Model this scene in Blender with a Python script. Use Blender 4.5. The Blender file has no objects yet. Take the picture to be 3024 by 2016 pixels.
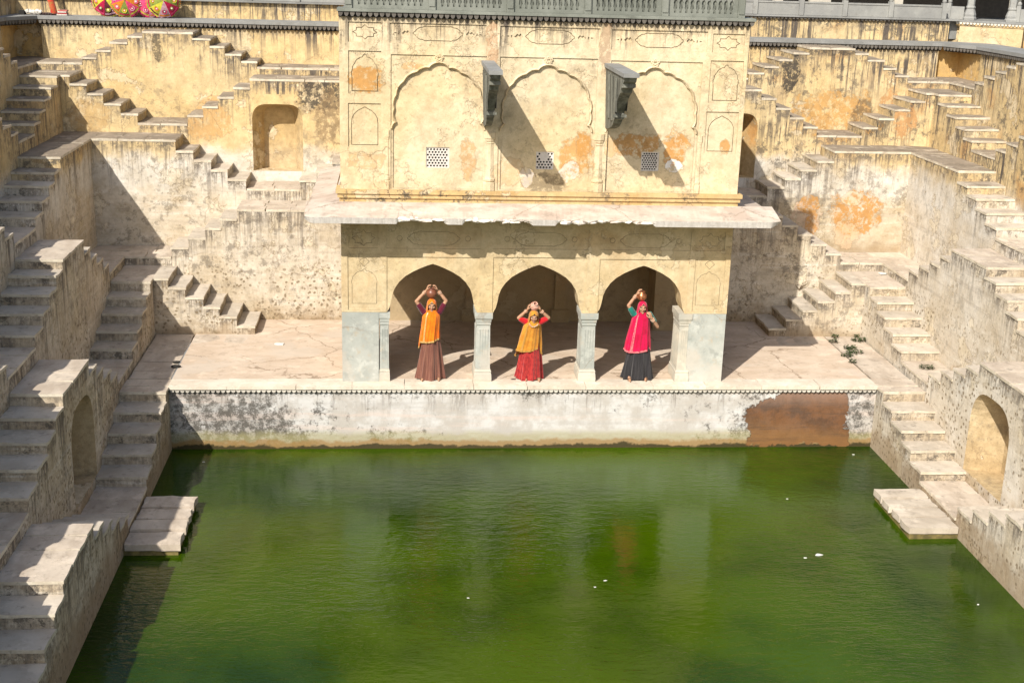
import bpy, math, random
from mathutils import Vector, Matrix, noise
from mathutils.geometry import tessellate_polygon

R = math.radians
C = bpy.context.scene.collection
sc = bpy.context.scene
rnd = random.Random(7)

# ------------------------------------------------------------------ camera
CAM = (3777.587, 0.29331, 0.09303, 0.03016)      # focal (px of 3024), pitch, yaw, roll
CPOS = Vector((-2.588, -23.362, 7.973))
cam = bpy.data.objects.new('camera', bpy.data.cameras.new('camera'))
C.objects.link(cam)
cam.data.sensor_width = 36.0
cam.data.lens = 36.0 * CAM[0] / 3024.0
cam.data.clip_end = 500
cp, sp, cy, sy, cr, sr = (math.cos(CAM[1]), math.sin(CAM[1]), math.cos(CAM[2]), math.sin(CAM[2]),
                          math.cos(CAM[3]), math.sin(CAM[3]))
fw = Vector((sy * cp, cy * cp, -sp)); rt = Vector((cy, -sy, 0)); up = rt.cross(fw)
r2 = cr * rt + sr * up; u2 = -sr * rt + cr * up
m = Matrix((r2, u2, -fw)).transposed().to_4x4()
m.translation = CPOS
cam.matrix_world = m
sc.camera = cam

# ------------------------------------------------------------------ light
LDIR = Vector((0.64, 1.0, -1.02)).normalized()    # the way the sunlight travels
EL = math.asin(-LDIR.z); AZ = math.atan2(-LDIR.x, -LDIR.y)
w = bpy.data.worlds.new('World'); sc.world = w; w.use_nodes = True
wn = w.node_tree.nodes; bg = wn['Background']
sky = wn.new('ShaderNodeTexSky'); sky.sky_type = 'NISHITA'; sky.sun_disc = False
sky.sun_elevation = EL; sky.sun_rotation = AZ % (2 * math.pi)
sky.air_density = 1.2; sky.dust_density = 2.5; sky.ozone_density = 1.0
w.node_tree.links.new(sky.outputs[0], bg.inputs[0]); bg.inputs[1].default_value = 0.118
sun = bpy.data.objects.new('sun', bpy.data.lights.new('sun', 'SUN')); C.objects.link(sun)
sun.data.energy = 5.0; sun.data.angle = R(0.5); sun.data.color = (1.0, 0.945, 0.85)
sun.rotation_euler = LDIR.to_track_quat('-Z', 'Y').to_euler()
sun.location = (-20, -30, 40)
sc.view_settings.view_transform = 'Standard'; sc.view_settings.look = 'None'
sc.view_settings.gamma = 1.0; sc.view_settings.use_curve_mapping = False
sc.view_settings.exposure = 0.36

# ------------------------------------------------------------------ node helper
class NT:
    def __init__(s, name):
        s.m = bpy.data.materials.new(name); s.m.use_nodes = True
        s.t = s.m.node_tree; s.b = s.t.nodes['Principled BSDF']
        s.pos = s.t.nodes.new('ShaderNodeNewGeometry').outputs['Position']
        sep = s.t.nodes.new('ShaderNodeSeparateXYZ'); s.L(s.pos, sep.inputs[0])
        s.x, s.y, s.z = sep.outputs
    def L(s, a, b):
        if hasattr(a, 'links'): s.t.links.new(a, b)
        else: b.default_value = a
    def n(s, t): return s.t.nodes.new(t)
    def math(s, op, a, b=0.0, c=0.0):
        k = s.n('ShaderNodeMath'); k.operation = op
        s.L(a, k.inputs[0]); s.L(b, k.inputs[1]); s.L(c, k.inputs[2]); return k.outputs[0]
    def mul(s, a, b): return s.math('MULTIPLY', a, b)
    def add(s, a, b): return s.math('ADD', a, b)
    def sc(s, v, k):
        k = (k, k, k) if isinstance(k, (int, float)) else k
        q = s.n('ShaderNodeVectorMath'); q.operation = 'MULTIPLY'; s.L(v, q.inputs[0]); s.L(k, q.inputs[1]); return q.outputs[0]
    def addv(s, v, k):
        q = s.n('ShaderNodeVectorMath'); q.operation = 'ADD'; s.L(v, q.inputs[0]); s.L(k, q.inputs[1]); return q.outputs[0]
    def noise(s, k=1.0, det=4, ro=.55, v=None, off=0.0, col=False):
        q = s.n('ShaderNodeTexNoise'); v = s.pos if v is None else v
        v = s.sc(v, k)
        if off: v = s.addv(v, (off, off * .7, off * 1.3))
        s.L(v, q.inputs['Vector']); q.inputs['Scale'].default_value = 1.0
        q.inputs['Detail'].default_value = det; q.inputs['Roughness'].default_value = ro
        return q.outputs['Color' if col else 'Fac']
    def step(s, x, lo, hi, a=0.0, b=1.0):
        q = s.n('ShaderNodeMapRange'); q.interpolation_type = 'SMOOTHSTEP'
        if lo > hi: lo, hi, a, b = hi, lo, b, a
        s.L(x, q.inputs[0]); q.inputs[1].default_value = lo; q.inputs[2].default_value = hi
        q.inputs[3].default_value = a; q.inputs[4].default_value = b; return q.outputs[0]
    def mix(s, f, a, b, mode='MIX'):
        q = s.n('ShaderNodeMix'); q.data_type = 'RGBA'; q.blend_type = mode; q.clamp_factor = True
        s.L(f, q.inputs[0])
        for v, i in ((a, 6), (b, 7)):
            s.L(v if hasattr(v, 'links') else (*v, 1.0), q.inputs[i])
        return q.outputs[2]
    def voro(s, k, feat='F1', v=None, rand=1.0):
        q = s.n('ShaderNodeTexVoronoi'); q.feature = feat
        s.L(s.sc(s.pos if v is None else v, k), q.inputs['Vector']); q.inputs['Scale'].default_value = 1.0
        q.inputs['Randomness'].default_value = rand
        return q.outputs['Distance']
    def attr(s, name):
        q = s.n('ShaderNodeAttribute'); q.attribute_name = name; return q.outputs['Fac']
    def bump(s, h, strength=.4, dist=.02, nrm=None):
        q = s.n('ShaderNodeBump'); q.inputs['Strength'].default_value = strength; q.inputs['Distance'].default_value = dist
        s.L(h, q.inputs['Height'])
        if nrm is not None: s.L(nrm, q.inputs['Normal'])
        return q.outputs[0]
    def out(s, col, rough=.9, nrm=None, spec=.2, metal=0.0):
        s.L(col if hasattr(col, 'links') else (*col, 1.0), s.b.inputs['Base Color'])
        s.L(rough, s.b.inputs['Roughness']); s.b.inputs['Specular IOR Level'].default_value = spec
        s.b.inputs['Metallic'].default_value = metal
        if nrm is not None: s.L(nrm, s.b.inputs['Normal'])
        return s.m

def plaster(name, lo=(.61, .55, .455), hi=(.625, .495, .285), split=(3.15, 3.75), streak=.8, mold=.5, orange=.35,
            edge=True, dots=False, bands=True, spots=(), damp=None, flake=.5, crack=.4, rim=.8, uv='x', seed=0.0, streaklen=1.3, grain=0.0, mott=.42, drip=.6):
    n = NT(name)
    big = n.noise(.55, 3, .5, off=seed + 3)
    mid = n.noise(1.7, 8, .62, off=seed + 9)
    fine = n.noise(11, 6, .65, off=seed)
    zz = n.add(n.z, n.math('MULTIPLY_ADD', n.noise(1.3, 4, .6, off=seed + 21), 1.0, -.5))
    up_ = n.step(zz, *split)
    lo2 = n.mix(n.step(big, .4, .62), lo, tuple(c * k for c, k in zip(lo, (.9, .86, .80))))
    hi2 = n.mix(n.step(big, .4, .65), hi, (hi[0] * .98, hi[1] * .93, hi[2] * .82))
    col = n.mix(up_, lo2, hi2)
    if bands:      # old water lines: pale and grey level bands on the lower zone
        hb = n.noise((.35, .35, 7.5), 5, .7, off=seed + 5)
        col = n.mix(n.mul(n.step(hb, .52, .66), n.mul(n.math('SUBTRACT', 1.0, up_), .45)), col, (.40, .36, .31))
        col = n.mix(n.mul(n.step(hb, .47, .36), n.mul(n.math('SUBTRACT', 1.0, up_), .55)), col, (.70, .66, .58))
        wl = n.mul(n.step(zz, 2.55, 2.95), n.step(zz, 3.65, 3.25))
        col = n.mix(n.mul(wl, .75), col, (.64, .615, .565))
    if orange:
        o = n.step(n.noise(.9, 7, .65, off=seed + 33), .53, .68)
        col = n.mix(n.mul(n.mul(o, up_), orange), col, (.50, .27, .095))
        o2 = n.step(n.noise(1.5, 7, .65, off=seed + 43), .56, .7)
        col = n.mix(n.mul(o2, orange * .8), col, (.46, .33, .2))
    # worn pale patches with sharp rims
    fl = n.noise(1.1, 9, .68, off=seed + 51)
    flm = n.step(fl, .578, .588)
    col = n.mix(n.mul(flm, flake), col, (.70, .61, .45))
    rimm = n.mul(n.step(fl, .566, .576), n.step(fl, .592, .580))
    col = n.mix(n.mul(rimm, flake * .9), col, (.30, .22, .13))
    col = n.mix(n.step(mid, .62, .3, 0, .38), col, (.42, .33, .2))
    gr = n.noise(6.5, 8, .78, off=seed + 57)
    col = n.mix(mott, col, n.mix(n.step(gr, .33, .64), (.66, .62, .56), (1.10, 1.10, 1.11)), 'MULTIPLY')
    g3 = n.noise(2.3, 9, .72, off=seed + 59)
    col = n.mix(mott, col, n.mix(n.step(g3, .36, .60), (.74, .70, .64), (1.05, 1.05, 1.06)), 'MULTIPLY')
    if grain:
        g2 = n.step(n.noise((11, 11, 4.5), 8, .78, off=seed + 58), .50, .60)
        col = n.mix(n.mul(g2, grain), col, (.20, .165, .12))
    # mottled grey-black mould
    md = n.mul(n.step(n.noise(.8, 3, .5, off=seed + 60), .42, .55), n.step(n.noise(4.2, 10, .80, off=seed + 66), .515, .57))
    col = n.mix(n.mul(md, mold), col, (.10, .088, .072))
    if edge:
        td = n.attr('topd')
        wob = n.add(td, n.math('MULTIPLY_ADD', n.noise((2.2, 2.2, .2), 5, .6, off=seed + 70), 1.6, -.8))
        s1 = n.math('MAXIMUM', n.step(n.noise((7, 7, .35), 7, .68, off=seed + 77), .525, .595), n.mul(n.step(n.noise((19, 19, .8), 7, .76, off=seed + 78), .54, .585), .85))
        s2 = n.mul(n.mul(s1, n.step(n.noise((1.1, 1.1, .7), 4, .6, off=seed + 79), .32, .52)), n.step(wob, streaklen, -.1))
        col = n.mix(n.mul(s2, streak), col, (.095, .08, .068))
        dr = n.mul(n.step(n.noise((26, 26, 1.1), 7, .76, off=seed + 81), .50, .56), n.step(n.add(td, n.math('MULTIPLY_ADD', n.noise((9, 9, .3), 4, .6, off=seed + 82), .7, -.35)), .34, .02))
        col = n.mix(n.mul(dr, drip), col, (.085, .07, .058))
        rm = n.mul(n.step(td, .30, .02), n.step(n.noise(5, 9, .80, off=seed + 80), .50, .55))
        col = n.mix(n.mul(rm, rim), col, (.13, .11, .09))
    if damp is not None:
        dz = n.add(n.z, n.math('MULTIPLY_ADD', n.noise(2.5, 6, .6, off=seed + 90), .9, -.45))
        col = n.mix(n.step(dz, damp + .35, damp - .1, 0, .62), col, (.25, .17, .09))
    if dots:
        vv = n.addv(n.pos, n.sc(n.noise(3, 2, .5, col=True), .12))
        d1 = n.voro(9.5, v=vv)
        dm = n.mul(n.step(d1, .33, .22), n.step(n.noise(.75, 3, .5, off=seed + 95), .36, .50))
        dm = n.mul(dm, n.step(n.z, 1.75, .9))
        col = n.mix(n.mul(dm, .85), col, (.19, .145, .09))
    dirt = n.noise(15, 8, .8, off=seed + 99)
    col = n.mix(n.mul(n.step(dirt, .56, .62, 0, .5), n.step(big, .42, .6, .35, 1)), col, (.22, .165, .10))
    for (a, b, ra, rb, c, k) in spots:
        ca = n.x if uv == 'x' else n.y
        u = n.math('DIVIDE', n.math('SUBTRACT', ca, a), ra); v = n.math('DIVIDE', n.math('SUBTRACT', n.z, b), rb)
        d = n.math('SQRT', n.add(n.mul(u, u), n.mul(v, v)))
        d = n.add(d, n.math('MULTIPLY_ADD', n.noise(3.2 , 8, .68, off=a + 7 * b), 2.2, -1.1))
        mk = n.mul(n.step(d, 1.02, .93), n.step(n.noise(7, 9, .8, off=b * 3 + a), .44, .50, .12, 1.0))
        cc = n.mix(n.noise(5, 8, .75, off=a * 5 - b), tuple(q * .45 for q in c), tuple(min(1, q * 1.5) for q in c))
        col = n.mix(n.mul(mk, k), col, cc)
        rm = n.mul(n.step(d, 1.1, 1.02), n.step(d, .94, 1.0))
        col = n.mix(n.mul(rm, .45), col, (.25, .17, .09))
    if crack:
        wv = n.addv(n.pos, n.sc(n.noise(1.6, 5, .6, col=True), .55))
        ck = n.voro(.62, 'DISTANCE_TO_EDGE', v=wv)
        cm = n.mul(n.step(ck, .006, .002), n.step(n.noise(.5, 2, .5, off=seed + 111), .5, .56))
        col = n.mix(n.mul(cm, crack), col, (.16, .11, .07))
    h = n.add(n.mul(mid, .6), n.add(n.mul(fine, .35), n.mul(flm, -.3)))
    return n.out(col, .93, n.bump(n.add(h, n.mul(gr, .35)), .75, .03), spec=.12)

def stone(name, c1, c2, hi1=None, split=(3.4, 3.8), dark=(.14, .12, .10), dk=.55, sc_=1.0, bumpd=.02, rough=.85, grain=(1, 1, 1), pale=0.35, crack=0.0):
    n = NT(name)
    a = n.noise(tuple(1.6 * sc_ * g for g in grain), 8, .65); b = n.noise(6 * sc_, 7, .7, off=4)
    col = n.mix(n.step(a, .38, .62), c1, c2)
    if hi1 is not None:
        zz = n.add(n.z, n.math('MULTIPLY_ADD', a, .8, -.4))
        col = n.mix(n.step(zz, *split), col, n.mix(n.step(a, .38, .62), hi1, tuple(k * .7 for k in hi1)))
    rn = n.n('ShaderNodeObjectInfo').outputs['Random']
    col = n.mix(n.math('MULTIPLY', rn, .28), col, tuple(k * .6 for k in c2))
    col = n.mix(n.mul(n.step(b, .54, .70), dk), col, dark)
    col = n.mix(n.mul(n.step(n.noise(2.7 * sc_, 8, .7, off=17), .54, .66), pale), col, tuple(min(1, k * 1.35) for k in c1))
    if crack:
        wv = n.addv(n.pos, n.sc(n.noise(1.4, 6, .65, col=True), .6))
        col = n.mix(n.mul(n.mul(n.step(n.voro(.55, 'DISTANCE_TO_EDGE', v=wv), .010, .004), n.step(n.noise(.5, 2, .5, off=5), .42, .5)), crack), col, (.2, .14, .09))
        col = n.mix(n.step(n.noise(3.4, 10, .8, off=61), .55, .60, 0, .4), col, tuple(q * .62 for q in c2))
        col = n.mix(n.step(n.noise(.9, 5, .6, off=71), .52, .62, 0, .5), col, (.50, .44, .37))
    return n.out(col, rough, n.bump(n.add(n.mul(b, .5), n.mul(a, .5)), .6, bumpd), spec=.2)

def simple(name, c1, c2=None, k=8.0, rough=.8, bump=0.0, spec=.3, metal=0.0):
    n = NT(name)
    c2 = c2 or tuple(v * .8 for v in c1)
    a = n.noise(k, 5, .6)
    return n.out(n.mix(n.step(a, .36, .64), c1, c2), rough, n.bump(a, bump, .01) if bump else None, spec, metal)

M = {}
OR = (.46, .235, .07)
M['wall'] = plaster('plaster_wall', damp=None)
M['wall_l'] = plaster('plaster_left', seed=4, dots=True, mold=.45, grain=.38, lo=(.62, .55, .45), damp=-.9, streak=.75)
M['wall_b1'] = plaster('plaster_low_block', seed=6, dots=True, damp=.05, streak=.4)
M['wall_t3'] = plaster('plaster_spotted', seed=8, grain=.25, dots=True, damp=.1, streak=.6, mold=.55)
M['wall_cr'] = plaster('plaster_orange_scars', seed=11, damp=1.5, streak=.7, lo=(.54, .475, .37),
                       spots=((6.95, 2.2, .36, .55, (.50, .37, .27), .9), (7.0, 2.55, .28, .22, OR, .85), (7.12, 2.1, .15, .4, OR, .8),
                              (8.15, 2.35, .62, .55, OR, .9), (8.05, 2.72, .25, .18, (.62, .5, .36), .8), (8.0, 1.85, .3, .3, (.55, .40, .26), .8)))
M['wall_up'] = plaster('plaster_upper', seed=13, spots=((-4.35, 4.75, .55, .38, (.065, .055, .045), .9), (-4.1, 4.2, .4, .55, (.20, .14, .08), .7), (-8.2, 5.75, .12, .4, (.065, .055, .045), .75), (-6.9, 4.1, .5, .4, (.50, .30, .12), .7), (-9.6, 4.2, .5, .35, (.46, .30, .13), .6)), streak=1.1, orange=.3, mold=.4, streaklen=1.0)
M['wall_up_r'] = plaster('plaster_upper_right', seed=17, spots=((6.95, 5.45, .22, .5, (.065, .055, .045), .95), (4.7, 4.85, .75, .22, (.065, .055, .045), .95), (5.0, 4.55, .2, .4, (.065, .055, .045), .6), (8.1, 4.5, .95, .5, (.47, .27, .095), .85), (8.9, 4.35, .3, .4, (.065, .055, .045), .6), (9.55, 4.55, .28, .5, (.44, .25, .11), .9), (7.7, 5.95, .9, .12, (.065, .055, .045), .7)), streak=1.1, orange=.75, mold=.75, streaklen=1.9, flake=.6)
M['wall_streak'] = plaster('plaster_streaked', drip=1.0, seed=19, streak=1.25, orange=.2, mold=.5, streaklen=2.2)
M['wall_r'] = plaster('plaster_right', seed=23, dots=True, damp=-.95, streak=.4, lo=(.655, .61, .535), mold=.28, grain=.06, mott=.25)
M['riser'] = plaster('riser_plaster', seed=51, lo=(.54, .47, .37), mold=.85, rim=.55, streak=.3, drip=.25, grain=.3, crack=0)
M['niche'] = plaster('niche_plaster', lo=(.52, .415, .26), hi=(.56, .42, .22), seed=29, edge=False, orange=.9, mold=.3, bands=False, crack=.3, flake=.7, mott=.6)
M['recess'] = plaster('plaster_recess', seed=27, hi=(.60, .40, .16), edge=False, orange=.6)
WH = (.62, .56, .50)
M['fac_up'] = plaster('facade_upper', hi=(.665, .565, .395), drip=1.0, seed=31, bands=False, split=(1, 1.2), streak=.95, streaklen=.75, mold=.22, orange=.16, flake=.3, rim=.8,
    spots=((-3.17, 5.74, .33, .24, OR, .9), (-2.32, 6.0, .2, .07, OR, .55), (-1.3, 4.32, .15, .34, (.48, .28, .12), .7), (-3.2, 4.3, .35, .14, (.52, .31, .14), .55),
           (.70, 4.42, .34, .36, (.50, .27, .09), .85), (.62, 4.1, .2, .2, WH, .75), (.83, 4.62, .14, .22, OR, .85), (-.55, 4.1, .3, .25, (.5, .33, .17), .5),
           (1.85, 4.66, .42, .24, OR, .85), (2.58, 4.6, .26, .34, (.5, .25, .075), .9), (1.35, 4.6, .15, .15, (.52, .32, .14), .6),
           (2.55, 4.26, .15, .12, (.74, .71, .66), .9), (3.5, 4.64, .09, .15, OR, .85), (.1, 3.9, .45, .2, (.17, .13, .08), .7), (-.2, 4.0, .12, .2, WH, .6),
           (-.9, 6.4, .1, .5, (.4, .22, .12), .6), (1.15, 6.45, .1, .45, (.32, .2, .13), .6)))
M['fac_lo'] = plaster('facade_lower', hi=(.60, .49, .315), seed=37, bands=False, split=(.2, .4), streak=.25, edge=False, mold=.12, orange=.3, flake=.3, crack=.12, mott=.4)
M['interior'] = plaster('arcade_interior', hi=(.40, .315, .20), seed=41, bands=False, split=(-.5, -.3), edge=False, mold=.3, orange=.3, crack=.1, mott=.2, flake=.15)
M['mould'] = plaster('plinth_moulding', hi=(.56, .41, .21), seed=43, bands=False, split=(0, .2), edge=False, mold=.85, orange=.4, crack=.9)
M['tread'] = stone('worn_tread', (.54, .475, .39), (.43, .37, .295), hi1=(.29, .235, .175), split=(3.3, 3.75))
M['lip'] = stone('worn_lip', (.62, .56, .45), (.50, .43, .33), dk=.6, sc_=2.2, pale=.3)
M['floor'] = stone('platform_screed', (.60, .49, .385), (.52, .41, .31), sc_=.8, dk=.25, grain=(1, 2.2, 1), bumpd=.01, crack=.7)
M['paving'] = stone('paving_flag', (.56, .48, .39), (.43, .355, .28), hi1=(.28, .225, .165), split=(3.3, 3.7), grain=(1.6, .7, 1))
M['coping'] = stone('coping_stone', (.66, .60, .50), (.58, .50, .40), dk=.25, sc_=1.3)
M['marble'] = stone('grey_marble', (.46, .465, .425), (.35, .365, .335), dark=(.42, .34, .24), dk=.6, crack=.35, sc_=1.2, bumpd=.008, rough=.6)
M['marble_w'] = stone('cream_marble', (.55, .50, .41), (.44, .42, .36), dark=(.3, .27, .2), dk=.4, sc_=1.5, bumpd=.008)
M['groove'] = stone('dark_groove', (.16, .125, .08), (.46, .37, .235), dk=.45, sc_=2.2, pale=.4)  # dark tone broken by wall colour, on panel reveals and incised lines
M['jali'] = stone('jali_marble', (.66, .62, .57), (.58, .53, .48), dk=.1, sc_=3, bumpd=.002)
M['greystone'] = stone('grey_stone', (.27, .27, .26), (.21, .21, .20), dk=.3, pale=.2)
M['rail'] = stone('railing_stone', (.31, .31, .29), (.25, .25, .24), dk=.35, pale=.25)
M['green'] = stone('green_stone', (.225, .235, .205), (.165, .175, .15), dk=.4, dark=(.07, .07, .06), pale=.3)
M['bracket'] = stone('bracket_stone', (.215, .215, .18), (.10, .10, .085), dark=(.035, .035, .03), dk=.65, grain=(3, 3, .5), pale=.5, sc_=1.6)
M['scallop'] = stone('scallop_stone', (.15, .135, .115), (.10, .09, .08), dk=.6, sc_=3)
M['bed'] = simple('grey_bed', (.13, .12, .105), rough=.95)
M['scallop_w'] = stone('scallop_white', (.62, .58, .5), (.5, .46, .4), dk=.3, sc_=3)
M['black'] = simple('plain_black', (.03, .028, .025), rough=.95)  # one near-black for beds, rags, shafts and the sheets behind the screens
M['chajja'] = stone('eave_slab', (.53, .46, .385), (.43, .345, .28), dk=.4, sc_=.9, pale=.4, grain=(1, 1.6, 1), crack=.5)
M['chajja_e'] = stone('eave_edge', (.50, .47, .43), (.40, .37, .33), dk=.35, sc_=2.5, grain=(3, 3, .6))
M['broken'] = stone('broken_lime', (.74, .70, .64), (.60, .52, .45), dk=.5, sc_=3, bumpd=.04)

def pool_mat():
    n = NT('pool_wall_lime')
    big = n.noise((.5, .5, .9), 4, .6, off=2); f = n.noise(5, 10, .82); md = n.noise(2.2, 8, .7, off=8)
    hb = n.noise((.3, .3, 8), 6, .7, off=5)
    col = n.mix(n.step(md, .35, .6), (.56, .55, .535), (.43, .40, .365))
    col = n.mix(n.step(hb, .5, .62, 0, .5), col, (.58, .47, .41))
    col = n.mix(n.step(hb, .45, .36, 0, .4), col, (.40, .38, .36))
    # black mould, heavy at the left end and near the coping
    left = n.step(n.x, -2.5, -6.2); top = n.step(n.z, -.45, -.08); right = n.step(n.x, 2.6, 4.6)
    amt = n.math('MAXIMUM', n.mul(left, 1.0), n.math('MAXIMUM', n.mul(top, .6), n.mul(right, .85)))
    ms = n.add(n.mul(n.add(n.mul(f, .55), n.mul(big, .45)), 1.0), n.mul(amt, .105))
    mk = n.mul(n.step(ms, .535, .585), n.step(n.noise(7, 10, .84, off=44), .43, .54, .3, 1.0))
    col = n.mix(n.mul(mk, .9), col, (.075, .068, .058))
    col = n.mix(n.mul(n.step(n.noise((9, 9, .8), 7, .75, off=46), .54, .60), n.step(n.z, -.75, -.1, 0, .6)), col, (.16, .14, .12))
    # tide line at the water
    zz = n.add(n.z, n.math('MULTIPLY_ADD', md, .35, -.17))
    col = n.mix(n.step(zz, -.88, -1.04, 0, .6), col, (.30, .27, .12))
    col = n.mix(n.step(zz, -1.08, -1.16, 0, .75), col, (.26, .15, .05))
    col = n.mix(n.step(zz, -1.20, -1.25, 0, .9), col, (.03, .028, .012))
    # patch where the lime has come away from the brick
    u = n.math('DIVIDE', n.math('SUBTRACT', n.x, 5.32), 1.02); v = n.math('DIVIDE', n.math('SUBTRACT', n.z, -.68), .60)
    d = n.math('MAXIMUM', n.math('ABSOLUTE', u), n.math('ABSOLUTE', v))
    dg = n.mul(n.math('MAXIMUM', n.mul(n.add(n.mul(u, -1), v), .78), 0), 1.0)
    d = n.add(n.math('MAXIMUM', d, dg), n.math('MULTIPLY_ADD', n.noise(2.2, 8, .68, off=31), 1.0, -.5))
    pk = n.step(d, 1.0, .96)
    bc = n.mix(n.step(n.noise(3, 7, .7, off=12), .4, .6), (.155, .072, .032), (.095, .05, .028))
    bc = n.mix(n.step(n.add(n.z, n.mul(n.x, .12)), .0, -.5, 0, .7), bc, (.23, .115, .042))
    bc = n.mix(n.mul(n.step(n.noise((.6, .6, 9), 7, .75, off=15), .5, .60), .4), bc, (.06, .042, .032))
    bc = n.mix(n.mul(n.step(n.add(n.z, n.mul(f, .5)), -.28, .1), .6), bc, (.30, .19, .14))
    bc = n.mix(n.step(f, .6, .72, 0, .6), bc, (.07, .05, .04))
    col = n.mix(n.mul(pk, .96), col, bc)
    h = n.add(n.mul(f, .5), n.add(n.mul(md, .5), n.mul(pk, -.5)))
    return n.out(col, .9, n.bump(h, .7, .04), spec=.15)
M['pool'] = pool_mat()

def water_mat():
    n = NT('green_water')
    a = n.noise(.22, 4, .55, off=3); b = n.noise(.7, 5, .6, off=6)
    col = n.mix(n.step(n.add(n.mul(a, .7), n.mul(b, .3)), .36, .62), (.010, .028, .001), (.036, .070, .0003))
    r1 = n.noise((3.2, 7.5, 1), 3, .55, off=1); r2_ = n.noise((9, 20, 1), 3, .6, off=4)
    calm = n.step(n.noise(.28, 2, .5, off=12), .36, .62, .25, 1.0)
    wv = n.n('ShaderNodeTexWave'); wv.wave_type = 'RINGS'; wv.rings_direction = 'SPHERICAL'
    n.L(n.addv(n.pos, (-1.2, 5.2, 1.3)), wv.inputs['Vector'])
    wv.inputs['Scale'].default_value = 1.25; wv.inputs['Distortion'].default_value = 5.0
    wv.inputs['Detail'].default_value = 3; wv.inputs['Detail Scale'].default_value = 1.4
    h = n.mul(n.add(n.add(n.mul(r1, .75), n.mul(r2_, .35)), n.mul(wv.outputs['Fac'], .06)), calm)
    n.b.inputs['IOR'].default_value = 1.33
    return n.out(col, .035, n.bump(h, .45, .05), spec=.5)
M['water'] = water_mat()

# ------------------------------------------------------------------ mesh helper
class MB:
    def __init__(s): s.v = []; s.f = []; s.t = []; s.mi = []
    def face(s, pts, nd=None, top=None, mi=0):
        pts = [Vector(p) for p in pts]
        if nd is not None:
            nn = Vector((0, 0, 0))
            for i in range(len(pts)): nn += pts[i].cross(pts[(i + 1) % len(pts)])
            o = pts[0]; nn = Vector((0, 0, 0))
            for i in range(1, len(pts) - 1): nn += (pts[i] - o).cross(pts[i + 1] - o)
            if nn.dot(Vector(nd)) < 0:
                pts.reverse()
                if top: top = list(reversed(top))
        b = len(s.v); s.v += [tuple(p) for p in pts]; s.f.append(list(range(b, b + len(pts))))
        s.t += (top if top else [9.0] * len(pts)); s.mi.append(mi)
    def grid(s, rows, nd=None, mi=0, close=False):
        for i in range(len(rows) - 1):
            a, b = rows[i], rows[i + 1]; k = len(a)
            for j in range(k if close else k - 1):
                s.face([a[j], a[(j + 1) % k], b[(j + 1) % k], b[j]], nd, mi=mi)
    def box(s, x0, x1, y0, y1, z0, z1, skip='', top=None, mi=0):
        p = lambda i, j, k: (x1 if i else x0, y1 if j else y0, z1 if k else z0)
        for key, ids, nd in (('-x', ((0,0,0),(0,1,0),(0,1,1),(0,0,1)), (-1,0,0)), ('+x', ((1,0,0),(1,1,0),(1,1,1),(1,0,1)), (1,0,0)),
                             ('-y', ((0,0,0),(1,0,0),(1,0,1),(0,0,1)), (0,-1,0)), ('+y', ((0,1,0),(1,1,0),(1,1,1),(0,1,1)), (0,1,0)),
                             ('-z', ((0,0,0),(1,0,0),(1,1,0),(0,1,0)), (0,0,-1)), ('+z', ((0,0,1),(1,0,1),(1,1,1),(0,1,1)), (0,0,1))):
            if key in skip: continue
            ps = [p(*i) for i in ids]
            s.face(ps, nd, [z1 - q[2] for q in ps] if top else None, mi)
    def build(s, name, mat, parent=None, smooth=False, merge=False):
        me = bpy.data.meshes.new(name); me.from_pydata(s.v, [], s.f)
        at = me.attributes.new('topd', 'FLOAT', 'CORNER'); at.data.foreach_set('value', s.t)
        for mm in (mat if isinstance(mat, (list, tuple)) else [mat]): me.materials.append(mm)
        me.polygons.foreach_set('material_index', s.mi)
        if smooth or merge:
            import bmesh
            bm = bmesh.new(); bm.from_mesh(me); bmesh.ops.remove_doubles(bm, verts=bm.verts, dist=1e-5)
            bm.to_mesh(me); bm.free()
        if smooth: me.polygons.foreach_set('use_smooth', [True] * len(me.polygons))
        me.update()
        o = bpy.data.objects.new(name, me); C.objects.link(o); attach(o, parent)
        return o

def attach(o, parent):
    if parent is None: return
    o.parent = parent
    o.matrix_parent_inverse = parent.matrix_basis.inverted()

def root(name, label, cat, loc=(0, 0, 0), group=None):
    o = bpy.data.objects.new(name, None); C.objects.link(o); o.location = loc
    o.matrix_basis = Matrix.Translation(loc); o.empty_display_size = .2
    o['label'] = label; o['category'] = cat
    if group: o['group'] = group
    return o
def tag(o, label, cat, group=None):
    o['label'] = label; o['category'] = cat
    if group: o['group'] = group
    return o
def copy_tree(o, parent=None):
    c = o.copy(); C.objects.link(c)
    if parent is not None: c.parent = parent
    for ch in o.children: copy_tree(ch, c)
    return c

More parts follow.
